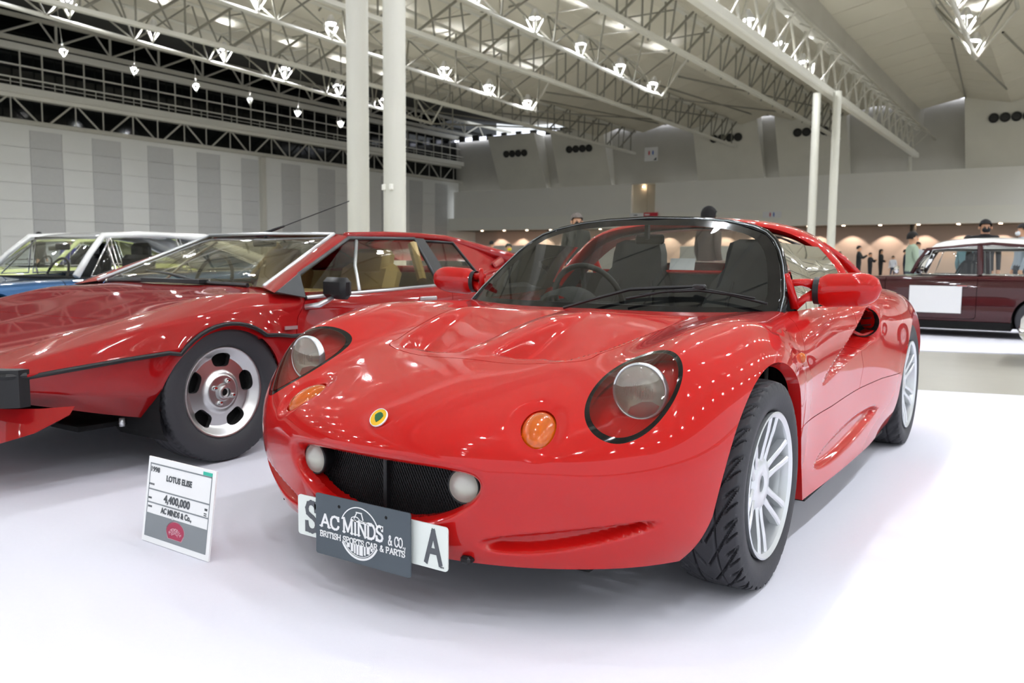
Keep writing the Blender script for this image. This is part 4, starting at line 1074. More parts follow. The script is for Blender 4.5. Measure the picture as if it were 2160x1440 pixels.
    for s in (1, -1):
        pts = [(s*(float(np.interp(y, ys, [q[1][2][0] for q in S]))+.006+(.012 if abs(y-.085) < .33 else 0)), y, z) for y, z in ts+arc+rear]
        mb = MB(); mb.tube(pts, .010, 6); mb.build('rubbing_strip', BLACK, car, smooth=True)
        V = []; n = 24
        for yc in (.085, 2.52):
            mb = MB(); V = []
            for k in range(n+1):
                t = -.5+(PI+1.0)*k/n; y = yc+.33*math.cos(t); z = max(.14, .275+.325*math.sin(t)); V += [(s*.90, y, z), (s*.55, y, z)]
            mobj('wheel_liner', V, [(2*k, 2*k+1, 2*k+3, 2*k+2) for k in range(n)]+[tuple(2*k+1 for k in range(n+1))], DARK, car)
    # bumper and chin spoiler
    mb = MB(); mb.prism([(-.80, -.93), (-.55, -1.0), (0, -1.02), (.55, -1.0), (.80, -.93), (.91, -.80), (.905, -.76), (.80, -.78), (-.80, -.78), (-.905, -.76), (-.91, -.80)], .135, Matrix.Translation((0, 0, .368)))
    bp = mb.build('front_bumper', BLACK, car, angle=30)
    mb = MB(); mb.box((0, -.995, .428), (1.5, .03, .03), bev=.01); mb.tube([(.70, -.965, .482), (.89, -.83, .482), (.905, -.77, .482)], .011, 6); mb.build('bumper_ridge', BLACK, bp)
    mb = MB(); mb.box((.64, -1.006, .425), (.16, .02, .06), Euler((0, 0, .14)).to_matrix(), bev=.006); mb.build('indicator_lens', mat('smoked_amber', 'c98a70', rough=.2, coat=1), bp)
    mb = MB(); prof = [(-.86, .30), (-.80, .24), (0, .22), (.80, .24), (.86, .30)]
    pl = [(.87, -.58, .315, .34), (.85, -.70, .262, .345), (.79, -.79, .232, .35), (.60, -.85, .215, .355), (.30, -.875, .21, .36), (0, -.88, .21, .36)]
    pl = pl+[(-a, b, c, d) for a, b, c, d in pl[-2::-1]]
    V = [(a, b, d) for a, b, c, d in pl]+[(a*1.03, b-.035, c) for a, b, c, d in pl]+[(a*.98, b+.03, c+.004) for a, b, c, d in pl]; q = len(pl)
    F = [(i, i+1, q+i+1, q+i) for i in range(q-1)]+[(q+i, q+i+1, 2*q+i+1, 2*q+i) for i in range(q-1)]
    mobj('chin_spoiler', V, F, RED2, car, smooth=True, angle=40)
    mb = MB(); mb.box((0, 1.35, .20), (1.3, 3.6, .02)); mb.build('floor_pan', DARK, car)
    mb = MB(); mb.tube([(.72, -.30, .235), (.72, -.30, .20)], .012, 8); mb.lathe([(.0005, .014), (.014, 0), (.0005, -.014)], (.72, -.30, .212), (0, 0, 1), 12); mb.build('towing_stud', SILVER, car, smooth=True)
    # glasshouse
    scr = empty('windscreen'); scr.parent = car
    BL, BR = (-.72, .47, .765), (.72, .47, .765); TL, TR = (-.545, 1.115, 1.040), (.545, 1.115, 1.040)
    quad_patch('glass_pane', [BL, BR, TR, TL], 16, 10, GLASS_TAN, scr, (0, -.03, .012))
    m_ = MB(); m_.tube([Vector(p)+Vector((0, -.008, .006)) for p in (BR, TR)], .011, 6); m_.tube([Vector(p)+Vector((0, -.008, .006)) for p in (BL, TL)], .011, 6); m_.tube([Vector(TL)+Vector((0, -.01, .006)), (0, 1.085, 1.052), Vector(TR)+Vector((0, -.01, .006))], .011, 6); m_.build('bright_trim', SILVER, scr, smooth=True)
    m_ = MB(); m_.tube([(-.60, .46, .772), (0, .43, .785), (.60, .46, .772)], .012, 6); m_.tube([(.20, .44, .79), (-.15, .55, .815), (-.45, .60, .83)], .007, 6); m_.box((.05, .43, .785), (.5, .06, .02)); m_.build('wiper', BLACK, scr)
    for s in (1, -1):
        quad_patch('screen_pillar', [(s*.715, .455, .768), (s*.87, .395, .745), (s*.60, 1.165, 1.034), (s*.54, 1.12, 1.046)], 6, 12, RED2, car, (s*.006, -.004, .010))
        m_ = MB(); m_.tube([(s*.575, 1.17, 1.038), (s*.56, 1.5, 1.052), (s*.555, 1.80, 1.054), (s*.555, 2.1, 1.046), (s*.60, 2.35, .99), (s*.70, 2.62, .92), (s*.74, 3.0, .88)], [.02, .022, .022, .024, .04, .05, .04], 10)
        m_.build('roof_pillar', RED2, car, smooth=True)
        g = lambda p: (s*p[0], p[1], p[2])
        quad_patch('side_glass', [g((.880, .585, .722)), g((.852, 1.66, .758)), g((.585, 1.75, 1.030)), g((.600, 1.16, 1.018))], 8, 6, GLASS_TAN, car, (s*.012, 0, 0))
        fr = [g((.882, .575, .716)), g((.785, .625, .826)), g((.600, 1.165, 1.024)), g((.588, 1.75, 1.036)), g((.857, 1.668, .756))]
        m_ = MB(); m_.tube([Vector(p) for p in fr], .012, 6, closed=True); m_.build('window_frame', mat('grey_frame', '3c3f42', rough=.35), car, smooth=True)
        m_ = MB(); m_.tube([g((.613, 1.215, 1.01)), g((.75, 1.06, .87)), g((.868, .97, .738))], .010, 6); m_.tube([g((.886, .58, .718)), g((.862, 1.66, .756))], .010, 6); m_.build('window_divider', SILVER, car, smooth=True)
        m_ = MB(); V = [g(p) for p in ((.862, .405, .745), (.79, .615, .832), (.892, .56, .716))]; Vo = [(v[0]+s*.012, v[1], v[2]+.004) for v in V]
        m_.add(V+Vo, [(0, 1, 2), (5, 4, 3), (0, 3, 4, 1), (1, 4, 5, 2), (2, 5, 3, 0)]); m_.build('corner_panel', mat('grey_frame', '3c3f42', rough=.35), car)
        m_ = MB(); V = [g(p) for p in ((.588, 1.75, 1.036), (.857, 1.67, .756), (.855, 1.79, .758), (.592, 1.825, 1.034))]; Vo = [(v[0]+s*.012, v[1], v[2]+.005) for v in V]
        m_.add(V+Vo, [(0, 1, 2, 3), (7, 6, 5, 4), (0, 4, 5, 1), (1, 5, 6, 2), (2, 6, 7, 3), (3, 7, 4, 0)]); m_.build('door_pillar', BLACK, car)
        quad_patch('quarter_glass', [g((.857, 1.79, .757)), g((.79, 2.15, .815)), g((.612, 2.11, 1.018)), g((.595, 1.83, 1.022))], 4, 4, GLASS_TINT, car)
        m_ = MB(); m_.tube([Vector(g(p)) for p in ((.857, 1.79, .757), (.79, 2.15, .815), (.612, 2.11, 1.018), (.597, 1.83, 1.024))], .010, 6, closed=True); m_.build('window_frame', BLACK, car, smooth=True)
        # rear quarter panel, with its small vent
        quad_patch('rear_quarter', [g((.868, 1.76, .752)), g((.862, 3.1, .80)), g((.68, 2.75, .925)), g((.78, 2.17, .82))], 8, 4, RED2, car, (s*.01, 0, .0))
        quad_patch('rear_quarter', [g((.785, 2.15, .815)), g((.68, 2.75, .925)), g((.57, 2.2, 1.05)), g((.60, 2.10, 1.02))], 4, 4, RED2, car)
        m_ = MB(); m_.box(g((.735, 2.46, .895)), (.02, .15, .05), Euler((.35, -.5*s, 0)).to_matrix(), bev=.01); m_.build('vent_scoop', RED2, car)
        m_ = MB(); m_.box(g((.907, 1.50, .685)), (.012, .15, .022), bev=.005); m_.build('door_handle', SILVER, car)
    quad_patch('roof_panel', [(-.56, 1.10, 1.040), (.56, 1.10, 1.040), (.56, 2.12, 1.048), (-.56, 2.12, 1.048)], 12, 12, RED2, car, (0, 0, .024))
    quad_patch('rear_window', [(-.56, 2.12, 1.046), (.56, 2.12, 1.046), (.62, 2.9, .90), (-.62, 2.9, .90)], 8, 8, GLASS_TINT, car, (0, 0, .01))
    m_ = MB(); m_.box((.932, .44, .580), (.006, .075, .016)); m_.build('side_badge', SILVER, car)
    # mirror
    mm = empty('door_mirror'); mm.parent = car
    m_ = MB(); m_.box((1.02, .655, .765), (.20, .065, .105), Euler((0, 0, -.25)).to_matrix(), bev=.022); m_.build('mirror_housing', BLACK, mm, smooth=True, angle=40)
    m_ = MB(); m_.tube([(.90, .56, .672), (.955, .60, .682), (1.0, .65, .72)], [.022, .024, .016], 8, flat=.6); m_.build('mirror_stalk', SILVER, mm, smooth=True)
    m_ = MB(); m_.tube([(-.10, 1.135, 1.050), (-.02, 1.19, 1.085), (.02, 1.215, 1.102)], [.012, .009, .007], 6); m_.tube([(.02, 1.215, 1.102), (.36, 1.42, 1.253)], .003, 5); m_.lathe([(.03, 0), (.026, .015), (.0005, .02)], (-.10, 1.135, 1.045), (0, 0, 1), 12); m_.build('aerial', BLACK, car, smooth=True)
    # cabin
    m_ = MB(); m_.box((0, .80, .68), (1.5, .55, .12), bev=.04); m_.build('dashboard', TAN, car, smooth=True, angle=40)
    m_ = MB(); m_.box((0, 1.95, .60), (1.5, .05, .45)); m_.build('rear_bulkhead', TAN, car)
    m_ = MB(); m_.box((0, .55, .45), (1.5, .02, .5)); m_.box((0, 1.3, .28), (1.5, 1.4, .02)); m_.build('cabin_floor', DARK, car)
    for s in (1, -1):
        st = empty('seat'); st.parent = car
        m_ = MB(); m_.box((.38*s, 1.22, .42), (.46, .50, .16), bev=.05); m_.box((.38*s, 1.52, .64), (.46, .14, .50), Euler((-.35, 0, 0)).to_matrix(), bev=.05); m_.build('cushion', TANL, st, smooth=True, angle=40)
        m_ = MB(); m_.box((.40*s, 1.58, .875), (.30, .11, .19), Euler((-.2, 0, 0)).to_matrix(), bev=.035); m_.build('head_restraint', TANL, st, smooth=True, angle=40)
        m_ = MB(); m_.box((.80*s, 1.1, .60), (.05, 1.1, .26), bev=.02); m_.tube([(.76*s, 1.62, .78), (.60*s, 1.72, 1.0)], .03, 8); m_.build('door_lining', TAN, car)
    m_ = MB(); c = Vector((-.38, 1.0, .76)); m_.tube([c+Vector((math.cos(t)*.17, math.sin(t)*.05, math.sin(t)*.16)) for t in np.linspace(0, 2*PI, 30, endpoint=False)], .012, 6, closed=True); m_.box(c, (.3, .02, .04)); m_.build('steering_wheel', LEATHER, car, smooth=True)
    m_ = MB(); m_.box((0, 1.08, 1.0), (.2, .02, .05), bev=.01); m_.tube([(0, 1.08, 1.02), (0, 1.09, 1.045)], .008, 6); m_.build('rear_view_mirror', BLACK, car)
    # wheels
    T = tyre_mesh(.312, .21, .202, 240, .006, 'block'); Rm = slot_rim_mesh(.206)
    for s in (1, -1):
        for y in (.085, 2.52):
            w = empty('wheel', (s*.805, y, .3125)); w.parent = car; w.rotation_euler = (.25, 0, 0 if s > 0 else PI)
            link('tyre', T, w); o = link('rim', Rm, w); o.location = (.085, 0, 0)
            if s > 0:
                for k in range(4):
                    a = k*PI/2+.9; m_ = MB(); m_.lathe([(.012, 0), (.011, .012), (.008, .016), (.0005, .017)], (.076, .052*math.cos(a), .052*math.sin(a)), (1, 0, 0), 10); m_.build('wheel_nut', CHROME, w, smooth=True, angle=40)
                m_ = MB(); m_.lathe([(.021, 0), (.0005, 0)], (.08, 0, 0), (1, 0, 0), 20); m_.build('hub_bore', DARK, w)
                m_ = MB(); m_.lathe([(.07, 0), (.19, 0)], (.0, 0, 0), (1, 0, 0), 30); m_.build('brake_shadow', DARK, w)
    return car
wedge = build_wedge()
# ---------------- the other parked cars ----------------
def classic_car(name, label, loc, rz, paint, roof_paint, D, wheels='disc', glassm=None, cat='car'):
    """rounded saloon or coupe; nose towards -y, origin under the front axle. D holds its dimensions."""
    car = empty(name, loc, rz); tag(car, label, cat)
    hw, fo, wb, ro = D['hw'], D['fo'], D['wb'], D['ro']; zb = D.get('zb', .18); belt = D['belt']; R = D.get('R', .29)
    S = []
    for y, w, zt, zc, zl in D['st']:     # station: y, half width, shoulder height, centre height, bottom
        S.append([(w*.90, y, zl), (w*.985, y, zl+(zt-zl)*.22), (w, y, zl+(zt-zl)*.50), (w*.985, y, zl+(zt-zl)*.75), (w*.93, y, zt-.025), (w*.80, y, zt+.012), (w*.45, y, (zt+zc*2)/3+.006), (0, y, zc)])
    n = len(S); K = np.array(S); ti = np.linspace(0, n-1, (n-1)*7+1); tj = np.linspace(0, 7, 29)
    P = skin_points(K, ti, tj); full = np.concatenate([P, (P*np.array([-1, 1, 1]))[:, -2::-1]], 1); N = grid_normals(full); a, b = full.shape[:2]
    if N[a//2, 3][0] < 0: N = -N
    V = full.reshape(-1, 3); NN = N.reshape(-1, 3); F = [(i*b+j, (i+1)*b+j, (i+1)*b+j+1, i*b+j+1) for i in range(a-1) for j in range(b-1)]
    q = F[len(F)//3]
    if np.cross(V[q[1]]-V[q[0]], V[q[2]]-V[q[0]])@NN[q[0]] < 0: F = [f[::-1] for f in F]
    ra = R*1.13
    def arch(Q):
        e = np.minimum(np.hypot(Q[:, 1], Q[:, 2]-R), np.hypot(Q[:, 1]-wb, Q[:, 2]-R)); e = np.where(Q[:, 2] < R, np.minimum(np.abs(Q[:, 1]), np.abs(Q[:, 1]-wb)), e)
        return np.where(np.abs(Q[:, 0]) > hw*.6, e-ra, .3)
    y0, y1 = D['scr'][0]+.05, D['rear'][0]-.05
    cock = lambda Q: np.where(Q[:, 2] > belt-.12, np.maximum(np.abs(Q[:, 0])-hw*.84, np.maximum(y0-Q[:, 1], Q[:, 1]-y1)), .2)
    m = clip(V, NN, F, arch(V)); r1 = rim(m[0], m[1], m[3], .03); b0 = len(m[0]); ex = (r1[0][b0:], r1[1][b0:], [tuple(i-b0 for i in f) for f in r1[2]])
    m = clip(*m[:3], cock(np.array(m[0]))); G = .003
    def put(nm, pieces, par=car):
        V, N, F = [], [], []
        for (v, nn, f) in pieces: k = len(V); V += list(v); N += list(nn); F += [tuple(k+i for i in q) for q in f]
        return welded(nm, V, N, F, paint, par)
    d0, d1 = D['door']; zd = zb+.10
    df = lambda Q: np.where(np.abs(Q[:, 0]) > hw*.7, np.minimum(np.minimum(Q[:, 1]-d0, d1-Q[:, 1]), Q[:, 2]-zd), -.2)
    b_ = clip(*m[:3], -df(np.array(m[0]))-G); put('body_shell', [b_[:3], ex])
    for s in (1, -1):
        A = np.array(m[0]); b_ = clip(*m[:3], np.minimum(df(A)-G, A[:, 0]*s)); put('door', [b_[:3]])
    for s in (1, -1):
        for yc in (0, wb):
            mb = MB(); V = []; k_ = 18
            for k in range(k_+1): t = -.4+(PI+.8)*k/k_; V += [(s*hw*.97, yc+ra*math.cos(t), max(zb, R+ra*math.sin(t))), (s*hw*.6, yc+ra*math.cos(t), max(zb, R+ra*math.sin(t)))]
            mobj('wheel_liner', V, [(2*k, 2*k+1, 2*k+3, 2*k+2) for k in range(k_)]+[tuple(2*k+1 for k in range(k_+1))], DARK, car)
    mb = MB(); mb.box((0, wb/2, zb), (hw*1.5, wb+fo*.9, .02)); mb.build('floor_pan', DARK, car)
    # glasshouse: base and roof corners front to rear
    (sy, sx, sz), (ty, tx, tz) = D['scr'], D['top']
    ry, rx, rz_ = D['rear']; uy, ux, uz = D['rooftail']; bz = D.get('bz', belt)
    G0 = glassm or GLASS_CLEAR; X = lambda s, p: (s*p[0], p[1], p[2])
    sb, st_ = (sx, sy, sz), (tx, ty, tz); rb, rt = (rx, ry, rz_), (ux, uy, uz)
    quad_patch('windscreen', [X(-1, sb), X(1, sb), X(1, st_), X(-1, st_)], 14, 8, GLASS_CLEAR, car, (0, -.07, .01))
    quad_patch('rear_window', [X(1, rb), X(-1, rb), X(-1, rt), X(1, rt)], 10, 6, GLASS_CLEAR, car, (0, .05, .01))
    quad_patch('roof', [X(-1, st_), X(1, st_), X(1, rt), X(-1, rt)], 16, 16, roof_paint, car, (0, 0, D.get('dome', .05)), power=D.get('domepow', .5))
    pm = (D['post'], ) if isinstance(D['post'], float) else D['post']
    for s in (1, -1):
        mb = MB(); md = Vector(((st_[0]+rt[0])/2+.015, (st_[1]+rt[1])/2, (st_[2]+rt[2])/2+D.get('dome', .05)*.45))
        mb.tube([X(s, sb), X(s, tuple(Vector(sb).lerp(Vector(st_), .5)+Vector((.012, -.01, .01)))), X(s, st_), X(s, (Vector(st_).lerp(md, .6)+Vector((0, 0, .006)))), X(s, md), X(s, (Vector(rt).lerp(md, .5)+Vector((0, 0, .004)))), X(s, rt), X(s, rb)], D.get('pil', [.03, .026, .03, .028, .026, .03, .05, .07]), 8)
        mb.build('roof_pillar', roof_paint if D.get('roofpillars', True) else paint, car, smooth=True)
        def bl(y): t = (y-sb[1])/(rb[1]-sb[1]); return Vector((s*(sb[0]*(1-t)+rb[0]*t+.02), y, bz+(rz_-sz)*t))
        def rl(y):
            t = min(max((y-st_[1])/(rt[1]-st_[1]), 0), 1); return Vector((s*(st_[0]*(1-t)+rt[0]*t+.012), y, st_[2]*(1-t)+rt[2]*t+D.get('dome', .05)*.35*4*t*(1-t)-.012))
        edges = [(sb[1]+.10, st_[1]+.05)]+[(p, p-.02) for p in pm]+[(rb[1]-.12, rt[1]-.10)]
        for k in range(len(edges)-1):
            (ba, ta), (bb, tb) = edges[k], edges[k+1]; g = .02
            q = [bl(ba+g), bl(bb-g), rl(tb-g), rl(ta+g)]
            quad_patch('side_glass', q, 6, 4, G0, car, (s*.01, 0, 0)); mb = MB(); mb.tube(q[:2]+[q[1].lerp(q[2], .5)]+q[2:]+[q[3].lerp(q[0], .5)], .009, 5, closed=True); mb.build('window_frame', CHROME if D.get('chrome', True) else BLACK, car, smooth=True)
        for p in D.get('solid', ()):
            mb = MB(); a, c = bl(p), rl(p-.02); mb.tube([a, a.lerp(c, .5), c], .035, 8); mb.build('door_post', paint if not D.get('roofpillars', True) else roof_paint, car)
        mb = MB(); mb.tube([bl(sb[1]-.05)+Vector((s*.012, 0, -.035)), bl((sb[1]+rb[1])/2)+Vector((s*.016, 0, -.035)), bl(rb[1]+.05)+Vector((s*.012, 0, -.035))], .008, 5); mb.build('waist_strip', CHROME, car)
        mb = MB(); p = bl(d1-.16); mb.box((s*(hw+.012), d1-.16, belt-.13), (.02, .13, .025), bev=.008); mb.build('door_handle', CHROME, car, smooth=True, angle=40)
        st2 = empty('seat'); st2.parent = car
        ys = D.get('seat', (sb[1]+.95)); sc = D.get('seatcol', LEATHER)
        mb = MB(); mb.box((s*hw*.42, ys-.25, belt-.32), (hw*.5, .45, .14), bev=.04); mb.box((s*hw*.42, ys, belt-.06), (hw*.5, .12, .5), bev=.04); mb.build('cushion', sc, st2, smooth=True, angle=40)
        mb = MB(); mb.box((s*hw*.42, ys+.03, belt+.23), (hw*.3, .09, .14), bev=.035); mb.build('head_restraint', sc, st2, smooth=True, angle=40)
        # headlamp
        hl = D.get('lamp')
        if hl:
            mb = MB(); c = (s*hl[0], hl[1], hl[2]); mb.lathe([(hl[3]*1.1, -.10), (hl[3]*1.12, -.02), (hl[3]*1.08, .02), (hl[3]*.95, .024)], c, (0, -1, .05), 24); mb.build('headlamp_rim', CHROME, car, smooth=True)
            mb = MB(); mb.lathe([(hl[3]*.97, .0), (hl[3]*.7, .03), (.0005, .045)], c, (0, -1, .05), 24); mb.build('headlamp_lens', FOGLENS, car, smooth=True)
    mb = MB(); mb.box((0, sb[1]+.18, belt-.06), (hw*1.6, .34, .10), bev=.03); mb.build('dashboard', TRIM, car)
    c = Vector((-hw*.42, sb[1]+.42, belt-.02)); mb = MB(); mb.tube([c+Vector((math.cos(t)*.18, math.sin(t)*.07, math.sin(t)*.17)) for t in np.linspace(0, 2*PI, 26, endpoint=False)], .012, 6, closed=True); mb.build('steering_wheel', LEATHER, car, smooth=True)
    mb = MB(); mb.tube([(.25, sb[1]-.06, sz+.02), (.0, sb[1]+.05, sz+.09)], .008, 5); mb.tube([(-.30, sb[1]+.06, sz+.07), (.26, sb[1]+.02, sz+.08)], .006, 5); mb.build('wiper', BLACK, car)
    mb = MB(); mb.box((0, st_[1]-.02, st_[2]-.09), (.22, .03, .06), bev=.012); mb.build('rear_view_mirror', BLACK, car)
    for yb, dy, e in ((-fo, -.03, 0), (wb+ro, .03, 1)):
        mb = MB(); mb.tube([(-hw*.95, yb+(.16 if not e else -.16), D.get('bumpz', .40)), (-hw*.8, yb+dy, D.get('bumpz', .40)), (0, yb+dy*2, D.get('bumpz', .40)), (hw*.8, yb+dy, D.get('bumpz', .40)), (hw*.95, yb+(.16 if not e else -.16), D.get('bumpz', .40))], .035, 8, flat=1); mb.build('bumper', CHROME, car, smooth=True)
    T = CLT.setdefault(R, tyre_mesh(R, .17, R*.62, 60, 0, '')); 
    for s in (1, -1):
        for y in (0, wb):
            w = empty('wheel', (s*(hw-.11), y, R+.001)); w.parent = car; w.rotation_euler = (0, 0, 0 if s > 0 else PI); link('tyre', T, w)
            mb = MB(); mb.lathe([(R*.64, .05), (R*.60, .07), (R*.5, .04), (R*.35, .035), (R*.28, .06), (.0005, .07)], (0, 0, 0), (1, 0, 0), 28); mb.build('rim', SILVER, w, smooth=True, angle=40)
    return car
CLT = {}
BLUE = mat('metallic_blue_paint', '0c4a78', rough=.35, metal=.3, coat=1)
SILVERP = mat('silver_white_paint', 'd9dad6', rough=.3, metal=.2, coat=1)
LIME = mat('pale_yellow_green_paint', 'cdd48a', rough=.4, coat=1)
MAROON = mat('maroon_paint', '3c070c', rough=.5, spec=.2, coat=1)
ROOFW = mat('white_paint', 'f0f0ec', rough=.35, coat=1)
# blue coupe with a silver-white roof
classic_car('coupe', 'metallic blue coupe with silver-white roof behind the red wedge car', (-6.10, .78, 0), 0, BLUE, SILVERP,
    dict(hw=.84, fo=.80, wb=2.44, ro=.95, belt=.74, R=.30, door=(.62, 1.75), bumpz=.42,
     st=[(-.82, .55, .44, .46, .30), (-.70, .72, .50, .52, .24), (-.40, .82, .62, .60, .20), (0, .85, .675, .655, .19), (.45, .845, .70, .69, .18), (.9, .84, .715, .72, .18), (1.4, .84, .74, .74, .18), (1.9, .845, .76, .76, .18), (2.45, .84, .78, .80, .19), (2.9, .80, .76, .80, .24), (3.30, .70, .68, .74, .32), (3.42, .60, .58, .62, .38)],
     scr=(.74, .735, .745), top=(1.06, .60, 1.085), rear=(3.0, .62, .80), rooftail=(2.15, .50, 1.09), bz=.742, post=(1.12, 1.85), dome=.055, lamp=(.56, -.74, .50, .085), seat=1.55))
classic_car('coupe', 'pale yellow-green old car at the left edge behind the blue coupe', (-9.5, 2.55, 0), 0, LIME, LIME,
    dict(hw=.84, fo=.72, wb=2.4, ro=1.0, belt=.76, R=.31, door=(.6, 1.6), bumpz=.42,
     st=[(-.74, .50, .50, .52, .30), (-.62, .70, .60, .58, .24), (-.35, .81, .70, .66, .20), (0, .84, .74, .70, .19), (.45, .84, .76, .75, .18), (.9, .84, .77, .78, .18), (1.5, .84, .79, .80, .18), (2.0, .85, .82, .85, .18), (2.45, .84, .80, .87, .19), (2.9, .78, .72, .80, .24), (3.25, .66, .58, .66, .32), (3.38, .55, .48, .52, .38)],
     scr=(.62, .70, .79), top=(1.02, .56, 1.10), rear=(2.75, .56, .86), rooftail=(1.75, .52, 1.12), bz=.79, post=(1.55,), dome=.06, lamp=(.58, -.60, .60, .085)))
# maroon saloon, side on, at the right
mini = classic_car('small_saloon', 'maroon small saloon with white roof and blank white door sheet, at the right', (-.84, 10.30, 0), -PI/2, MAROON, ROOFW,
    dict(hw=.70, fo=.50, wb=2.03, ro=.48, belt=.775, R=.25, zb=.13, door=(.30, 1.36), bumpz=.33,
     st=[(-.50, .56, .58, .60, .26), (-.42, .62, .66, .69, .17), (-.25, .67, .70, .73, .14), (0, .69, .715, .745, .13), (.35, .70, .74, .77, .12), (.7, .70, .755, .78, .12), (1.2, .70, .765, .78, .12), (1.7, .70, .77, .78, .12), (2.1, .69, .765, .78, .13), (2.38, .66, .73, .76, .16), (2.50, .58, .55, .58, .24)],
     scr=(.60, .60, .79), top=(.76, .56, 1.10), rear=(2.42, .57, .78), rooftail=(2.22, .54, 1.10), bz=.785, post=(1.38,), solid=(1.38,), dome=.16, domepow=.30, chrome=True, roofpillars=False, pil=[.025, .022, .022, .02, .02, .022, .03, .035], lamp=(.48, -.46, .55, .09), seat=1.2))
mb = MB(); mb.box((.714, .90, .47), (.004, .60, .34)); mb.build('door_panel_sheet', WHITE, mini)
mb = MB(); mb.box((.70, 1.1, .745), (.03, 2.6, .012)); mb.build('body_seam', MAROON, mini)
mb = MB(); mb.tube([(.72, .46, .80), (.77, .46, .82)], .008, 6); mb.lathe([(.05, -.02), (.055, 0), (.04, .03), (.0005, .04)], (.80, .45, .835), (0, -1, 0), 16); mb.build('door_mirror', CHROME, mini, smooth=True)
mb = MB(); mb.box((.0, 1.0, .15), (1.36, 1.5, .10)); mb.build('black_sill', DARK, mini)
mb = MB(); mb.box((.0, 1.48, 1.098), (1.15, 1.55, .014), bev=.004); mb.build('gutter', BLACK, mini)
classic_car('small_saloon', 'white car of which only the front corner shows at the right edge', (1.90, 7.15, 0), -PI/2, ROOFW, ROOFW,
    dict(hw=.72, fo=.72, wb=2.3, ro=.6, belt=.74, R=.28, zb=.16, door=(.6, 1.5), bumpz=.30,
     st=[(-.78, .45, .40, .42, .26), (-.70, .58, .50, .52, .18), (-.48, .68, .62, .64, .15), (0, .72, .69, .71, .14), (.5, .72, .72, .74, .13), (1.0, .72, .74, .76, .13), (1.6, .72, .75, .77, .13), (2.3, .71, .74, .77, .14), (2.7, .66, .68, .72, .18), (2.88, .58, .55, .58, .26)],
     scr=(.62, .60, .76), top=(1.05, .52, 1.16), rear=(2.5, .52, .77), rooftail=(2.0, .50, 1.16), bz=.76, post=(1.5,), dome=.06, lamp=(.50, -.66, .42, .085)))
# ---------------- lettering from strokes, with slab serifs ----------------
GL = {  # glyph: width, strokes, serif centres
 'A': (.86, [[(.06, 0), (.43, 1), (.80, 0)], [(.20, .36), (.66, .36)]], [(.06, 0), (.80, 0)]),
 'C': (.80, [[(.74, .72), (.70, .86), (.56, .98), (.38, 1), (.20, .92), (.08, .72), (.06, .5), (.08, .28), (.20, .08), (.38, 0), (.56, .02), (.70, .14), (.74, .26)], [(.74, .70), (.74, 1)]], []),
 'M': (1.06, [[(.12, 0), (.12, 1), (.53, .12), (.94, 1), (.94, 0)]], [(.12, 0), (.94, 0), (.08, 1), (.98, 1)]),
 'I': (.36, [[(.18, 0), (.18, 1)]], [(.18, 0), (.18, 1)]),
 'N': (.92, [[(.12, 0), (.12, 1), (.80, 0), (.80, 1)]], [(.12, 0), (.08, 1), (.80, 1)]),
 'D': (.84, [[(.12, 0), (.12, 1), (.42, 1), (.64, .90), (.76, .70), (.78, .5), (.76, .30), (.64, .10), (.42, 0), (.12, 0)]], [(.08, 0), (.08, 1)]),
 'S': (.70, [[(.60, .74), (.58, .88), (.46, .98), (.32, 1), (.16, .94), (.08, .78), (.12, .62), (.28, .54), (.44, .48), (.60, .38), (.64, .22), (.56, .06), (.38, 0), (.22, .02), (.10, .12), (.07, .28)], [(.62, .72), (.62, 1)], [(.06, .28), (.06, 0)]], []),
 'O': (.84, [[(.42, 1), (.22, .93), (.09, .73), (.06, .5), (.09, .27), (.22, .07), (.42, 0), (.62, .07), (.75, .27), (.78, .5), (.75, .73), (.62, .93), (.42, 1)]], []),
 'B': (.76, [[(.12, 0), (.12, 1), (.44, 1), (.60, .90), (.62, .76), (.56, .60), (.42, .53), (.12, .53)], [(.42, .53), (.60, .44), (.68, .28), (.62, .08), (.44, 0), (.12, 0)]], [(.08, 0), (.08, 1)]),
 'R': (.82, [[(.12, 0), (.12, 1), (.44, 1), (.62, .90), (.64, .74), (.58, .58), (.42, .50), (.12, .50)], [(.40, .50), (.72, 0)]], [(.12, 0), (.08, 1), (.74, 0)]),
 'T': (.76, [[(.38, 0), (.38, 1)], [(.04, .80), (.04, 1), (.72, 1), (.72, .80)]], [(.38, 0)]),
 'H': (.90, [[(.12, 0), (.12, 1)], [(.78, 0), (.78, 1)], [(.12, .52), (.78, .52)]], [(.12, 0), (.12, 1), (.78, 0), (.78, 1)]),
 'P': (.76, [[(.12, 0), (.12, 1), (.44, 1), (.62, .90), (.66, .74), (.60, .56), (.42, .48), (.12, .48)]], [(.12, 0), (.08, 1)]),
 '&': (.86, [[(.80, 0), (.26, .66), (.22, .82), (.30, .96), (.42, .98), (.52, .88), (.50, .72), (.16, .42), (.08, .24), (.14, .06), (.32, 0), (.52, .06), (.70, .30), (.74, .46)]], []),
 '.': (.26, [[(.10, 0), (.10, .06)]], []), ',': (.26, [[(.13, .08), (.06, -.14)]], []), ' ': (.38, [], [])}
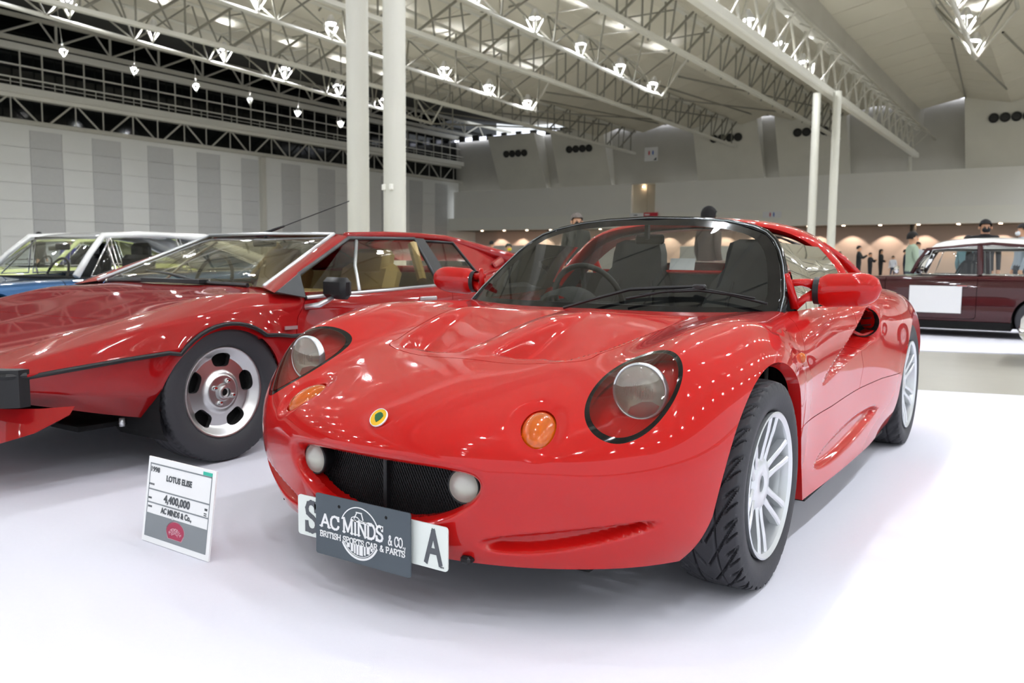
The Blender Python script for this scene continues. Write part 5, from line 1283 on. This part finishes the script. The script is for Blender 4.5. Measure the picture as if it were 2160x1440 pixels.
def stroke_text(s, h, M, material, parent, width=None, thick=.14, serif=.20, depth=.0012, name='lettering', track=.06):
    mb = MB(); x = 0; tot = sum(GL[c][0]+track for c in s)-track; k = (width/(tot*h)) if width else 1
    cnt = [0]
    def seg(a, b, w):
        a, b = Vector(a), Vector(b); d = (b-a)
        if d.length < 1e-6: return
        d.normalize(); n = Vector((-d.y, d.x))*w/2; e = d*w*.35
        q = [a-e-n, b+e-n, b+e+n, a-e+n]
        mb.prism([((p.x-tot/2)*h*k, (p.y-.5)*h) for p in q], depth+.00007*(cnt[0] % 7), M); cnt[0] += 1
    for c in s:
        w, st, sf = GL[c]
        for line in st:
            for a, b in zip(line, line[1:]): seg((x+a[0], a[1]), (x+b[0], b[1]), thick)
        if serif:
            for sx, sy in sf:
                yy = sy+(.04 if sy < .5 else -.04); seg((x+sx-serif*.65, yy), (x+sx+serif*.65, yy), .09)
        x += w+track
    return mb.build(name, material, parent)

# number plate and the dealer's cover plate on the roadster's nose
PLATEW = mat('plate_white', 'dfe5e0', rough=.35); PLATEG = mat('cover_grey', '4b545b', rough=.55); LETG = mat('plate_letter', '55585d', rough=.5)
def rrect(w, h, r, n=5):
    p = []
    for cx, cy, a0 in ((w/2-r, h/2-r, 0), (-w/2+r, h/2-r, PI/2), (-w/2+r, -h/2+r, PI), (w/2-r, -h/2+r, 1.5*PI)):
        for k in range(n+1): a = a0+PI/2*k/n; p.append((cx+r*math.cos(a), cy+r*math.sin(a)))
    return p
def facing(x, y, z, tilt=0): 
    return frame((x, y, z), (1, 0, 0), z=Vector((0, -math.cos(tilt), math.sin(tilt))))
pl = empty('number_plate', (-.008, -.735, .207)); tag(pl, 'white number plate showing S and A, on the nose of the roadster', 'number plate')
I_ = Matrix.Identity(4)
def local(M, o): return Matrix.Translation(-Vector(o)) @ M
o0 = (-.008, -.735, .207)
mb = MB(); mb.prism(rrect(.52, .111, .009), .004, local(facing(-.008, -.733, .207), o0)); mb.build('plate', PLATEW, pl)
mb = MB(); mb.box((0, .017, .01), (.30, .03, .05)); mb.build('mounting_block', BLACK, pl)
stroke_text('S', .079, local(facing(-.215, -.7372, .207), o0), LETG, pl, width=.046, thick=.17, serif=0)
stroke_text('A', .079, local(facing(.208, -.7372, .207), o0), LETG, pl, width=.052, thick=.19, serif=0)
put_text('0070', .006, local(facing(.235, -.7373, .160), o0), LETG, pl)
cv = empty('cover_plate', (-.018, -.752, .201)); tag(cv, 'dark grey dealer plate with white serif lettering, in front of the white number plate', 'plate')
o1 = (-.018, -.752, .201); CX = -.018
mb = MB(); mb.prism(rrect(.330, .165, .006), .004, local(facing(CX, -.748, .201), o1)); mb.build('plate', PLATEG, cv)
at = lambda u, v: local(facing(CX+u, -.7522, .201+v), o1)
stroke_text('AC', .034, at(-.112, .0115), WHITE, cv, width=.068, thick=.17); stroke_text('MINDS', .038, at(.006, .0125), WHITE, cv, width=.140, thick=.17); stroke_text('& CO.,', .024, at(.122, .002), WHITE, cv, width=.058, thick=.15)
stroke_text('BRITISH SPORTS CAR & PARTS', .0150, at(.000, -.0250), WHITE, cv, width=.297, thick=.17, serif=.16)
def arc(mb, cx, cy, r, w, a0, a1, M, n=40):
    for k in range(n):
        p, q = a0+(a1-a0)*k/n, a0+(a1-a0)*(k+1)/n
        mb.prism([(cx+r*math.cos(p), cy+r*math.sin(p)), (cx+r*math.cos(q), cy+r*math.sin(q)), (cx+(r+w)*math.cos(q), cy+(r+w)*math.sin(q)), (cx+(r+w)*math.cos(p), cy+(r+w)*math.sin(p))], .0012, M)
mb = MB(); M = at(0, 0); cx, cy = -.006, -.001
arc(mb, cx, cy, .067, .0028, math.radians(27), math.radians(155), M); mb.build('roundel_arc', WHITE, cv); mb = MB(); arc(mb, cx, cy, .0645, .0058, math.radians(208), math.radians(332), M)
arc(mb, cx, cy, .0605, .0018, math.radians(211), math.radians(329), M)
mb.build('roundel_base', WHITE, cv); mb = MB()
for k, (a, b) in enumerate([(-.044, -.034), (-.030, -.022), (-.019, -.013), (-.010, -.003), (0, .012), (.016, .022), (.026, .036), (.040, .046)]):   # lower half of the roundel: upright bars
    xm = (a+b)/2; yb = -math.sqrt(max(.0585**2-xm**2, .0002)); y1_ = -.031
    if y1_-yb > .004: mb.prism([(cx+a, cy+y1_), (cx+a, cy+yb*.98), (cx+b, cy+yb*.98), (cx+b, cy+y1_)], .0012, M)
LC = [0]
def line(mb, pts, w, M):
    LC[0] += 1
    for a, b in zip(pts, pts[1:]):
        a, b = Vector(a), Vector(b); d = (b-a).normalized(); n = Vector((-d.y, d.x))*w/2; LC[0] += 1; mb.prism([tuple(a-n), tuple(b-n), tuple(b+n), tuple(a+n)], .0012+.00007*(LC[0] % 7), M)
for s in (1, -1): line(mb, [(-.006+.008*s, .053), (-.008+.016*s, .036)], .003, M)
line(mb, [(-.017, .054), (.004, .054)], .003, M); line(mb, [(-.036, .030), (-.032, .038), (-.022, .042), (-.012, .041), (-.002, .034), (.014, .032), (.026, .032), (.036, .030), (.042, .029)], .0022, M); line(mb, [(-.028, .031), (-.016, .030), (.0, .029), (.02, .0285), (.036, .027)], .003, M)
mb.build('roundel', WHITE, cv)
for s in (1, -1): mb = MB(); mb.lathe([(.0005, 0), (.0045, 0)], (s*.082+.004, -.0005, .058), (0, -1, 0), 12); mb.build('bolt_hole', DARK, cv)

# price board on the carpet
B0, B1 = Vector((-.975, -.752, 0)), Vector((-.628, -.760, 0)); Wd = (B1-B0).length; ux = (B1-B0).normalized(); lean = math.atan2(.036, .262)
nrm = Vector((-ux.y, ux.x, 0))*-1; up = Vector((0, 0, 1))*math.cos(lean)-nrm*math.sin(lean); zz = ux.cross(up)
bd = empty('price_board', (B0+B1)/2+Vector((0, 0, .001))); tag(bd, 'white price board reading 4,400,000, standing on the carpet left of the roadster', 'sign')
BM = Matrix((ux, up, zz)).transposed().to_4x4()
def on_board(u, v, w=0): m = BM.copy(); m.translation = ux*(u)+up*v+zz*w; return m
Hb = .270
mb = MB(); mb.prism([(-Wd/2, 0), (Wd/2, 0), (Wd/2, Hb), (-Wd/2, Hb)], .006, on_board(0, 0, 0)); mb.build('board', mat('foam_board', 'f0f0f0', rough=.6), bd)
mb = MB(); mb.box((.0, .045, .06), (.10, .005, .12)); mb.tube([(-.02, .0, .10), (-.02, .09, .004)], .003, 5); mb.build('rear_prop', mat('foam_board', 'f0f0f0', rough=.6), bd)
def rect(mb, x0, y0, x1, y1, w=.0064): mb.prism([(x0, y0), (x1, y0), (x1, y1), (x0, y1)], .0005, on_board(0, 0, w))
GR = mat('board_grey', '83888c', rough=.6); x0, x1 = -Wd/2+.012, Wd/2-.016
mb = MB(); rect(mb, x0, .018, x1, .092); rect(mb, x0, .092, x0+.003, .250); rect(mb, x1-.003, .092, x1, .250); rect(mb, x0, .247, x1, .251); rect(mb, x0, .166, x1, .170); rect(mb, x0, .124, x1, .128); mb.build('printed_frame', GR, bd)
mb = MB(); rect(mb, x1-.045, .2515, x1, .262); mb.build('green_sticker', mat('sticker_green', '35b8a0', rough=.5), bd)
T_ = lambda s, size, u, v, wd=None, we=0, al='CENTER': put_text(s, size, on_board(u, v, .0072), INK, bd, width=wd, weight=we*1.6, depth=.0002, align=al)
T_('1998', .022, x0+.028, .231, .046, .0004); T_('LOTUS ELISE', .025, -.004, .212, .132, .0006); T_('4,400,000', .033, -.006, .147, .136, .0008); T_('AC MINDS & Co.,', .025, -.004, .109, .160, .0006)
for (u, v, a, b) in [(x0+.018, .184, .028, .006), (x0+.014, .140, .018, .006), (x0+.018, .113, .022, .006), (x1-.016, .150, .014, .007), (x1-.018, .138, .014, .003), (x1-.018, .132, .014, .003)]:
    mb = MB(); n = 5
    for k in range(n): rect(mb, u-a/2+a*k/n, v-b/2, u-a/2+a*(k+.6)/n, v+b/2, .0064)
    mb.build('small_print', INK, bd)
def cap(sc): 
    p = [(-.045*sc, -.002*sc)]+[(.046*sc*math.cos(t), .004*sc+.030*sc*math.sin(t)) for t in np.linspace(PI*.97, PI*.03, 14)]+[(.045*sc, -.002*sc), (.034*sc, -.020*sc), (-.034*sc, -.020*sc)]; return p
mb = MB(); mb.prism(cap(1.06), .0005, on_board(0, .052, .0064)); em = mb.build('emblem_edge', mat('emblem_pale', 'd8a8b4', rough=.5), bd)
mb = MB(); mb.prism(cap(.97), .0005, on_board(0, .052, .0068)); mb.build('emblem', mat('emblem_crimson', 'a83050', rough=.5), bd)
PALE = mat('emblem_pale', 'd8a8b4', rough=.5)
for s, R0, v0, size, a0, a1 in (('AUTOMOBILE', .034, .034, .013, 2.55, .59), ('COUNCIL', .022, .034, .011, 2.35, .79)):
    for i, ch in enumerate(s):
        a = a0+(a1-a0)*i/(len(s)-1); me = text_mesh(ch, size, None, .0003, .0002)
        me.transform(on_board(R0*1.0*math.cos(a), v0+R0*.82*math.sin(a), .0076) @ Matrix.Rotation(a-PI/2, 4, 'Z')); me.materials.clear(); me.materials.append(PALE); link('lettering', me, bd)
# paper on the roadster's bulkhead
mb = MB(); mb.box((0, 0, .028), (.125, .002, .056), Euler((-.25, 0, 0)).to_matrix()); o = mb.build('paper_sheet', WHITE); o.location = (-.07, 1.49, .869); tag(o, 'small white paper propped behind the seats of the roadster', 'paper')

# posters and signs on the far wall
def poster(name, x, z, w, h, label, marks, base=WHITE, y=59.2, hang=False):
    o = empty(name, (x, y, z)); tag(o, label, 'sign'); mb = MB(); mb.box((0, 0, 0), (w, .03, h)); mb.build('panel', base, o)
    for m_, u, v, a, b, kind in marks:
        mb = MB()
        if kind == 'man':
            mb.lathe([(.0005, .0), (a*.22, .0)], (u, -.03, v+b*.38), (0, -1, 0), 12); mb.prism([(-a*.28, b*.22), (a*.28, b*.22), (a*.16, -b*.5), (-a*.16, -b*.5)], .01, facing(u, -.03, v))
        elif kind == 'tri': mb.prism([(-a/2, -b/2), (a/2, -b/2), (a/2, b/2)], .01, facing(u, -.03, v))
        else: mb.box((u, -.025, v), (a, .02, b))
        mb.build('printed_mark', m_, o)
    if hang:
        for s in (-1, 1): place_strut((s*w*.4, 0, h/2), (s*w*.4, 0, 11.6-z), .012, o, name='hanging_wire')
    return o
SR, SB = mat('sign_red', 'c8283c', rough=.5), mat('sign_blue', '2860b8', rough=.5)
marks = [(SR, -.16, .10, .24, .30, 'man'), (SB, .16, .10, .24, .30, 'man')]
poster('toilet_sign', -26.17, 9.23, 1.1, 1.05, 'white sign with red and blue figures hanging between the concrete blocks', marks+[(BLACK, .33, -.36, .26, .22, 'tri')], y=59.0, hang=True)
poster('toilet_sign', -16.85, 4.42, 1.35, .46, 'small white sign with red and blue figures on the pale fascia', [(SR, -.12, .0, .2, .3, 'man'), (SB, .14, .0, .2, .3, 'man')], y=59.7)
poster('notice', -27.55, 4.60, 1.2, .34, 'white banner under the lit doorway in the balcony', [(LETG, -.1, 0, .3, .08, 'box')], y=59.6)
poster('notice', -26.35, 4.62, 1.2, .34, 'red banner under the lit doorway in the balcony', [(WHITE, -.3, 0, .4, .1, 'box')], base=SR, y=59.6)
# ---------------- people ----------------
def person(x, y, h, face, label, top, legs, hair, arms='down', lean=0., mask=None, skin='c99a7a', longhair=False, bald=False):
    k = h/1.70; p = empty('person', (x, y, 0), face); tag(p, label, 'person')
    J = {'hip': (0, 0, .92), 'belly': (0, lean*.05, 1.08), 'chest': (0, lean*.14, 1.28), 'neck': (0, lean*.20, 1.44), 'head': (0, lean*.24-.01, 1.56), 'crown': (0, lean*.25, 1.64),
         'lh': (.09, 0, .90), 'lk': (.10, -.01, .50), 'la': (.11, .02, .09), 'lt': (.12, -.13, .03), 'rh': (-.09, 0, .90), 'rk': (-.10, -.02, .50), 'ra': (-.11, .02, .09), 'rt': (-.12, -.13, .03),
         'ls': (.19, lean*.17, 1.38), 'rs': (-.19, lean*.17, 1.38)}
    if arms == 'down': J.update(le=(.23, .02, 1.10), lw=(.22, -.06, .86), lf=(.21, -.08, .76), re=(-.23, .02, 1.10), rw=(-.22, -.06, .86), rf=(-.21, -.08, .76))
    elif arms == 'phone': J.update(le=(.22, -.12, 1.16), lw=(.09, -.32, 1.30), lf=(.04, -.36, 1.34), re=(-.22, -.10, 1.16), rw=(-.10, -.31, 1.28), rf=(-.05, -.36, 1.33))
    else: J.update(le=(.24, -.02, 1.12), lw=(.10, -.22, 1.10), lf=(.02, -.24, 1.12), re=(-.24, -.02, 1.12), rw=(-.08, -.24, 1.05), rf=(.0, -.26, 1.06))
    R = {'hip': .15, 'belly': .135, 'chest': .16, 'neck': .055, 'head': .085, 'crown': .075, 'lh': .095, 'lk': .06, 'la': .045, 'lt': .035, 'ls': .065, 'le': .045, 'lw': .034, 'lf': .035}
    for a in list(R):
        if a[0] == 'l': R['r'+a[1:]] = R[a]
    names = list(J); idx = {n: i for i, n in enumerate(names)}
    E = [('hip', 'belly'), ('belly', 'chest'), ('chest', 'neck'), ('neck', 'head'), ('head', 'crown'), ('hip', 'lh'), ('lh', 'lk'), ('lk', 'la'), ('la', 'lt'), ('hip', 'rh'), ('rh', 'rk'), ('rk', 'ra'), ('ra', 'rt'), ('chest', 'ls'), ('ls', 'le'), ('le', 'lw'), ('lw', 'lf'), ('chest', 'rs'), ('rs', 're'), ('re', 'rw'), ('rw', 'rf')]
    me = bpy.data.meshes.new('body'); me.from_pydata([tuple(c*k for c in J[n]) for n in names], [(idx[a], idx[b]) for a, b in E], [])
    o = link('tmp', me); md = o.modifiers.new('skin', 'SKIN'); sv = me.skin_vertices[0].data
    for n in names:
        r = R[n]*k; sv[idx[n]].radius = (r*(1.15 if n in ('hip', 'belly', 'chest') else 1), r*(.75 if n in ('hip', 'belly', 'chest') else 1)); sv[idx[n]].use_root = (n == 'hip')
    ss = o.modifiers.new('sub', 'SUBSURF'); ss.levels = ss.render_levels = 2
    bpy.context.view_layer.update(); m2 = bpy.data.meshes.new_from_object(o.evaluated_get(bpy.context.evaluated_depsgraph_get())); bpy.data.objects.remove(o)
    sk = mat('skin_'+skin, skin, rough=.6); ms = [sk, mat('cloth_'+top, top, rough=.85), mat('cloth_'+legs, legs, rough=.85), mat('shoe', '1c1a1a', rough=.5)]
    m2.materials.clear()
    for m_ in ms: m2.materials.append(m_)
    hands = [Vector(J[a])*k for a in ('lf', 'rf')]
    for f in m2.polygons:
        c = f.center; z = c.z/k
        i = 0
        if z < .09: i = 3
        elif z < .93 and abs(c.x) < .19*k: i = 2
        elif z < 1.455: i = 1
        if i == 1 and min((c-hh).length for hh in hands) < .075*k: i = 0
        if z < .93 and min((c-hh).length for hh in hands) < .10*k: i = 0
        f.material_index = i; f.use_smooth = True
    link('body', m2, p)
    hc = Vector(J['head'])*k+Vector((0, .012, .04))*k
    if not bald:
        mb = MB(); n = 14; V = []; F = []
        for i in range(8):
            ph = PI*.5*i/7*1.25
            for j in range(n):
                t = 2*PI*j/n; rr = (.108 if not longhair else .118)*k; fr = 1.0 if math.sin(t) > -.2 else .0
                z = math.cos(ph)*rr*1.05; 
                if fr == 0: z = max(z, rr*.30)
                r2 = math.sin(min(ph, PI/2))*rr
                if longhair and fr: z = z-(.16*k if i == 7 else .05*k if i == 6 else 0)
                V.append(hc+Vector((math.cos(t)*r2*.92, math.sin(t)*r2+.006, z)))
        for i in range(7):
            for j in range(n): F.append((i*n+j, i*n+(j+1) % n, (i+1)*n+(j+1) % n, (i+1)*n+j))
        F.append(tuple(range(n-1, -1, -1))); mb.add(V, F); mb.build('hair', mat('hair_'+hair, hair, rough=.8), p, smooth=True)
    mb = MB(); mb.box(hc+Vector((0, -.098, -.045))*k, (.022*k, .03*k, .04*k), bev=.006); 
    for s in (1, -1): mb.box(hc+Vector((s*.095, .0, -.04))*k, (.02*k, .035*k, .05*k), bev=.006)
    mb.build('face_features', sk, p)
    mb = MB()
    for s in (1, -1): mb.box(hc+Vector((s*.034, -.088, -.020))*k, (.022*k, .012*k, .010*k))
    mb.build('eyes', mat('eye_dark', '201816', rough=.3), p)
    if mask: mb = MB(); mb.box(hc+Vector((0, -.075, -.075))*k, (.125*k, .075*k, .085*k), bev=.025*k); mb.build('face_mask', mat('mask_'+mask, mask, rough=.8), p, smooth=True)
    return p
def at_px(x, top_h, y): return x
PEOPLE = [
 (-5.01, 9.33, 1.65, .9, 'grey-haired person in black seen over and through the windscreen of the roadster', '26241f', '1c1c1c', '6a625c', 'down', 0, '15151a', 'c99a7a', False),
 (-2.65, 8.77, 1.65, 2.6, 'dark-haired person in brown behind the roof hoop of the roadster', '3a2c26', '1e1a18', '121010', 'down', 0, None, 'a87c60', True),
 (-17.04, 24.3, 1.65, 2.9, 'person in navy jacket behind the tail of the red wedge car', '1c2740', '20242c', '141414', 'down', 0, None, 'c99a7a', False),
 (-19.1, 25.4, 1.65, 3.2, 'grey-haired person just left of the navy-jacketed person', '70685e', '3a3a3a', '77706a', 'down', 0, None, 'c99a7a', False),
 (-25.0, 11.41, 1.65, 2.0, 'person whose dark head shows between the two left-hand old cars', '202024', '202024', '0e0e0e', 'down', 0, None, 'c99a7a', False),
 (-8.75, 45.5, 1.56, 1.2, 'stooping person in a cream jacket left of the group in black', 'd8d2bc', '3a3a3a', '1a1614', 'held', .9, None, 'c99a7a', False),
 (-5.78, 34.5, 1.65, 1.6, 'person in black T-shirt holding something up near the thin columns', '181c1e', '1c2022', '1a1614', 'phone', 0, None, 'c99a7a', False),
 (-6.63, 41.5, 1.45, 1.3, 'short person in black photographing, in the group under the balcony', '1c1c20', '1c1c20', '1a1614', 'phone', 0, None, 'c99a7a', False),
 (-6.62, 44.17, 1.65, 1.4, 'long-haired person in a long black dress under the balcony', '141416', '141416', '14100e', 'held', 0, None, 'c99a7a', True),
 (-6.5, 47.0, 1.35, -.2, 'person in white shirt with blue tie near the maroon saloon bonnet', 'dcdee4', '404858', '1a2a18', 'down', 0, None, 'c99a7a', False),
 (-5.48, 44.14, 1.65, 1.6, 'person in dark navy suit above the maroon saloon bonnet', '1a2030', '1a2030', '1a1614', 'held', 0, None, 'c99a7a', False),
 (-2.77, 28.5, 1.65, .8, 'person in light top seen over the maroon saloon windscreen', 'a8b0b4', '30343c', '2a2018', 'down', 0, None, 'c99a7a', False),
 (.27, 13.63, 1.65, .3, 'person with black face mask standing behind the maroon saloon roof', '141416', '1a1a1c', '0e0c0c', 'down', 0, '101012', 'b08468', False),
 (.72, 15.5, 1.65, -1.2, 'person with white face mask at the right edge behind the saloon', '9aa2ac', '2a2e38', '141010', 'down', 0, 'e0e4ea', 'c99a7a', False),
 (-.75, 13.2, 1.45, 2.0, 'person in pale green top seen through the saloon side window', '9fb09a', '3a4450', '1a1614', 'held', 0, None, 'c99a7a', False),
 (-.05, 14.6, 1.42, 2.6, 'person in blue-green shirt seen through the middle of the saloon window', '5f8088', '20303a', '1a1614', 'down', 0, None, 'c99a7a', False),
 (-9.4, 14.0, 1.30, 1.0, 'person with yellow scarf seen through the roadster windscreen at its left', '20241e', '20241e', '1f2a20', 'down', 0, 'c8b820', 'c99a7a', False),
 (-17.9, 8.4, 1.30, 1.0, 'person in violet-blue top seen through the blue coupe glass', '2c2c78', '2a2a30', '1a1614', 'down', 0, None, 'c99a7a', False),
]
for (x, y, h, f, lab, top, legs, hair, arms, lean, mask, skin, lh) in PEOPLE: person(x, y, h, f, lab, top, legs, hair, arms, lean, mask, skin, lh)
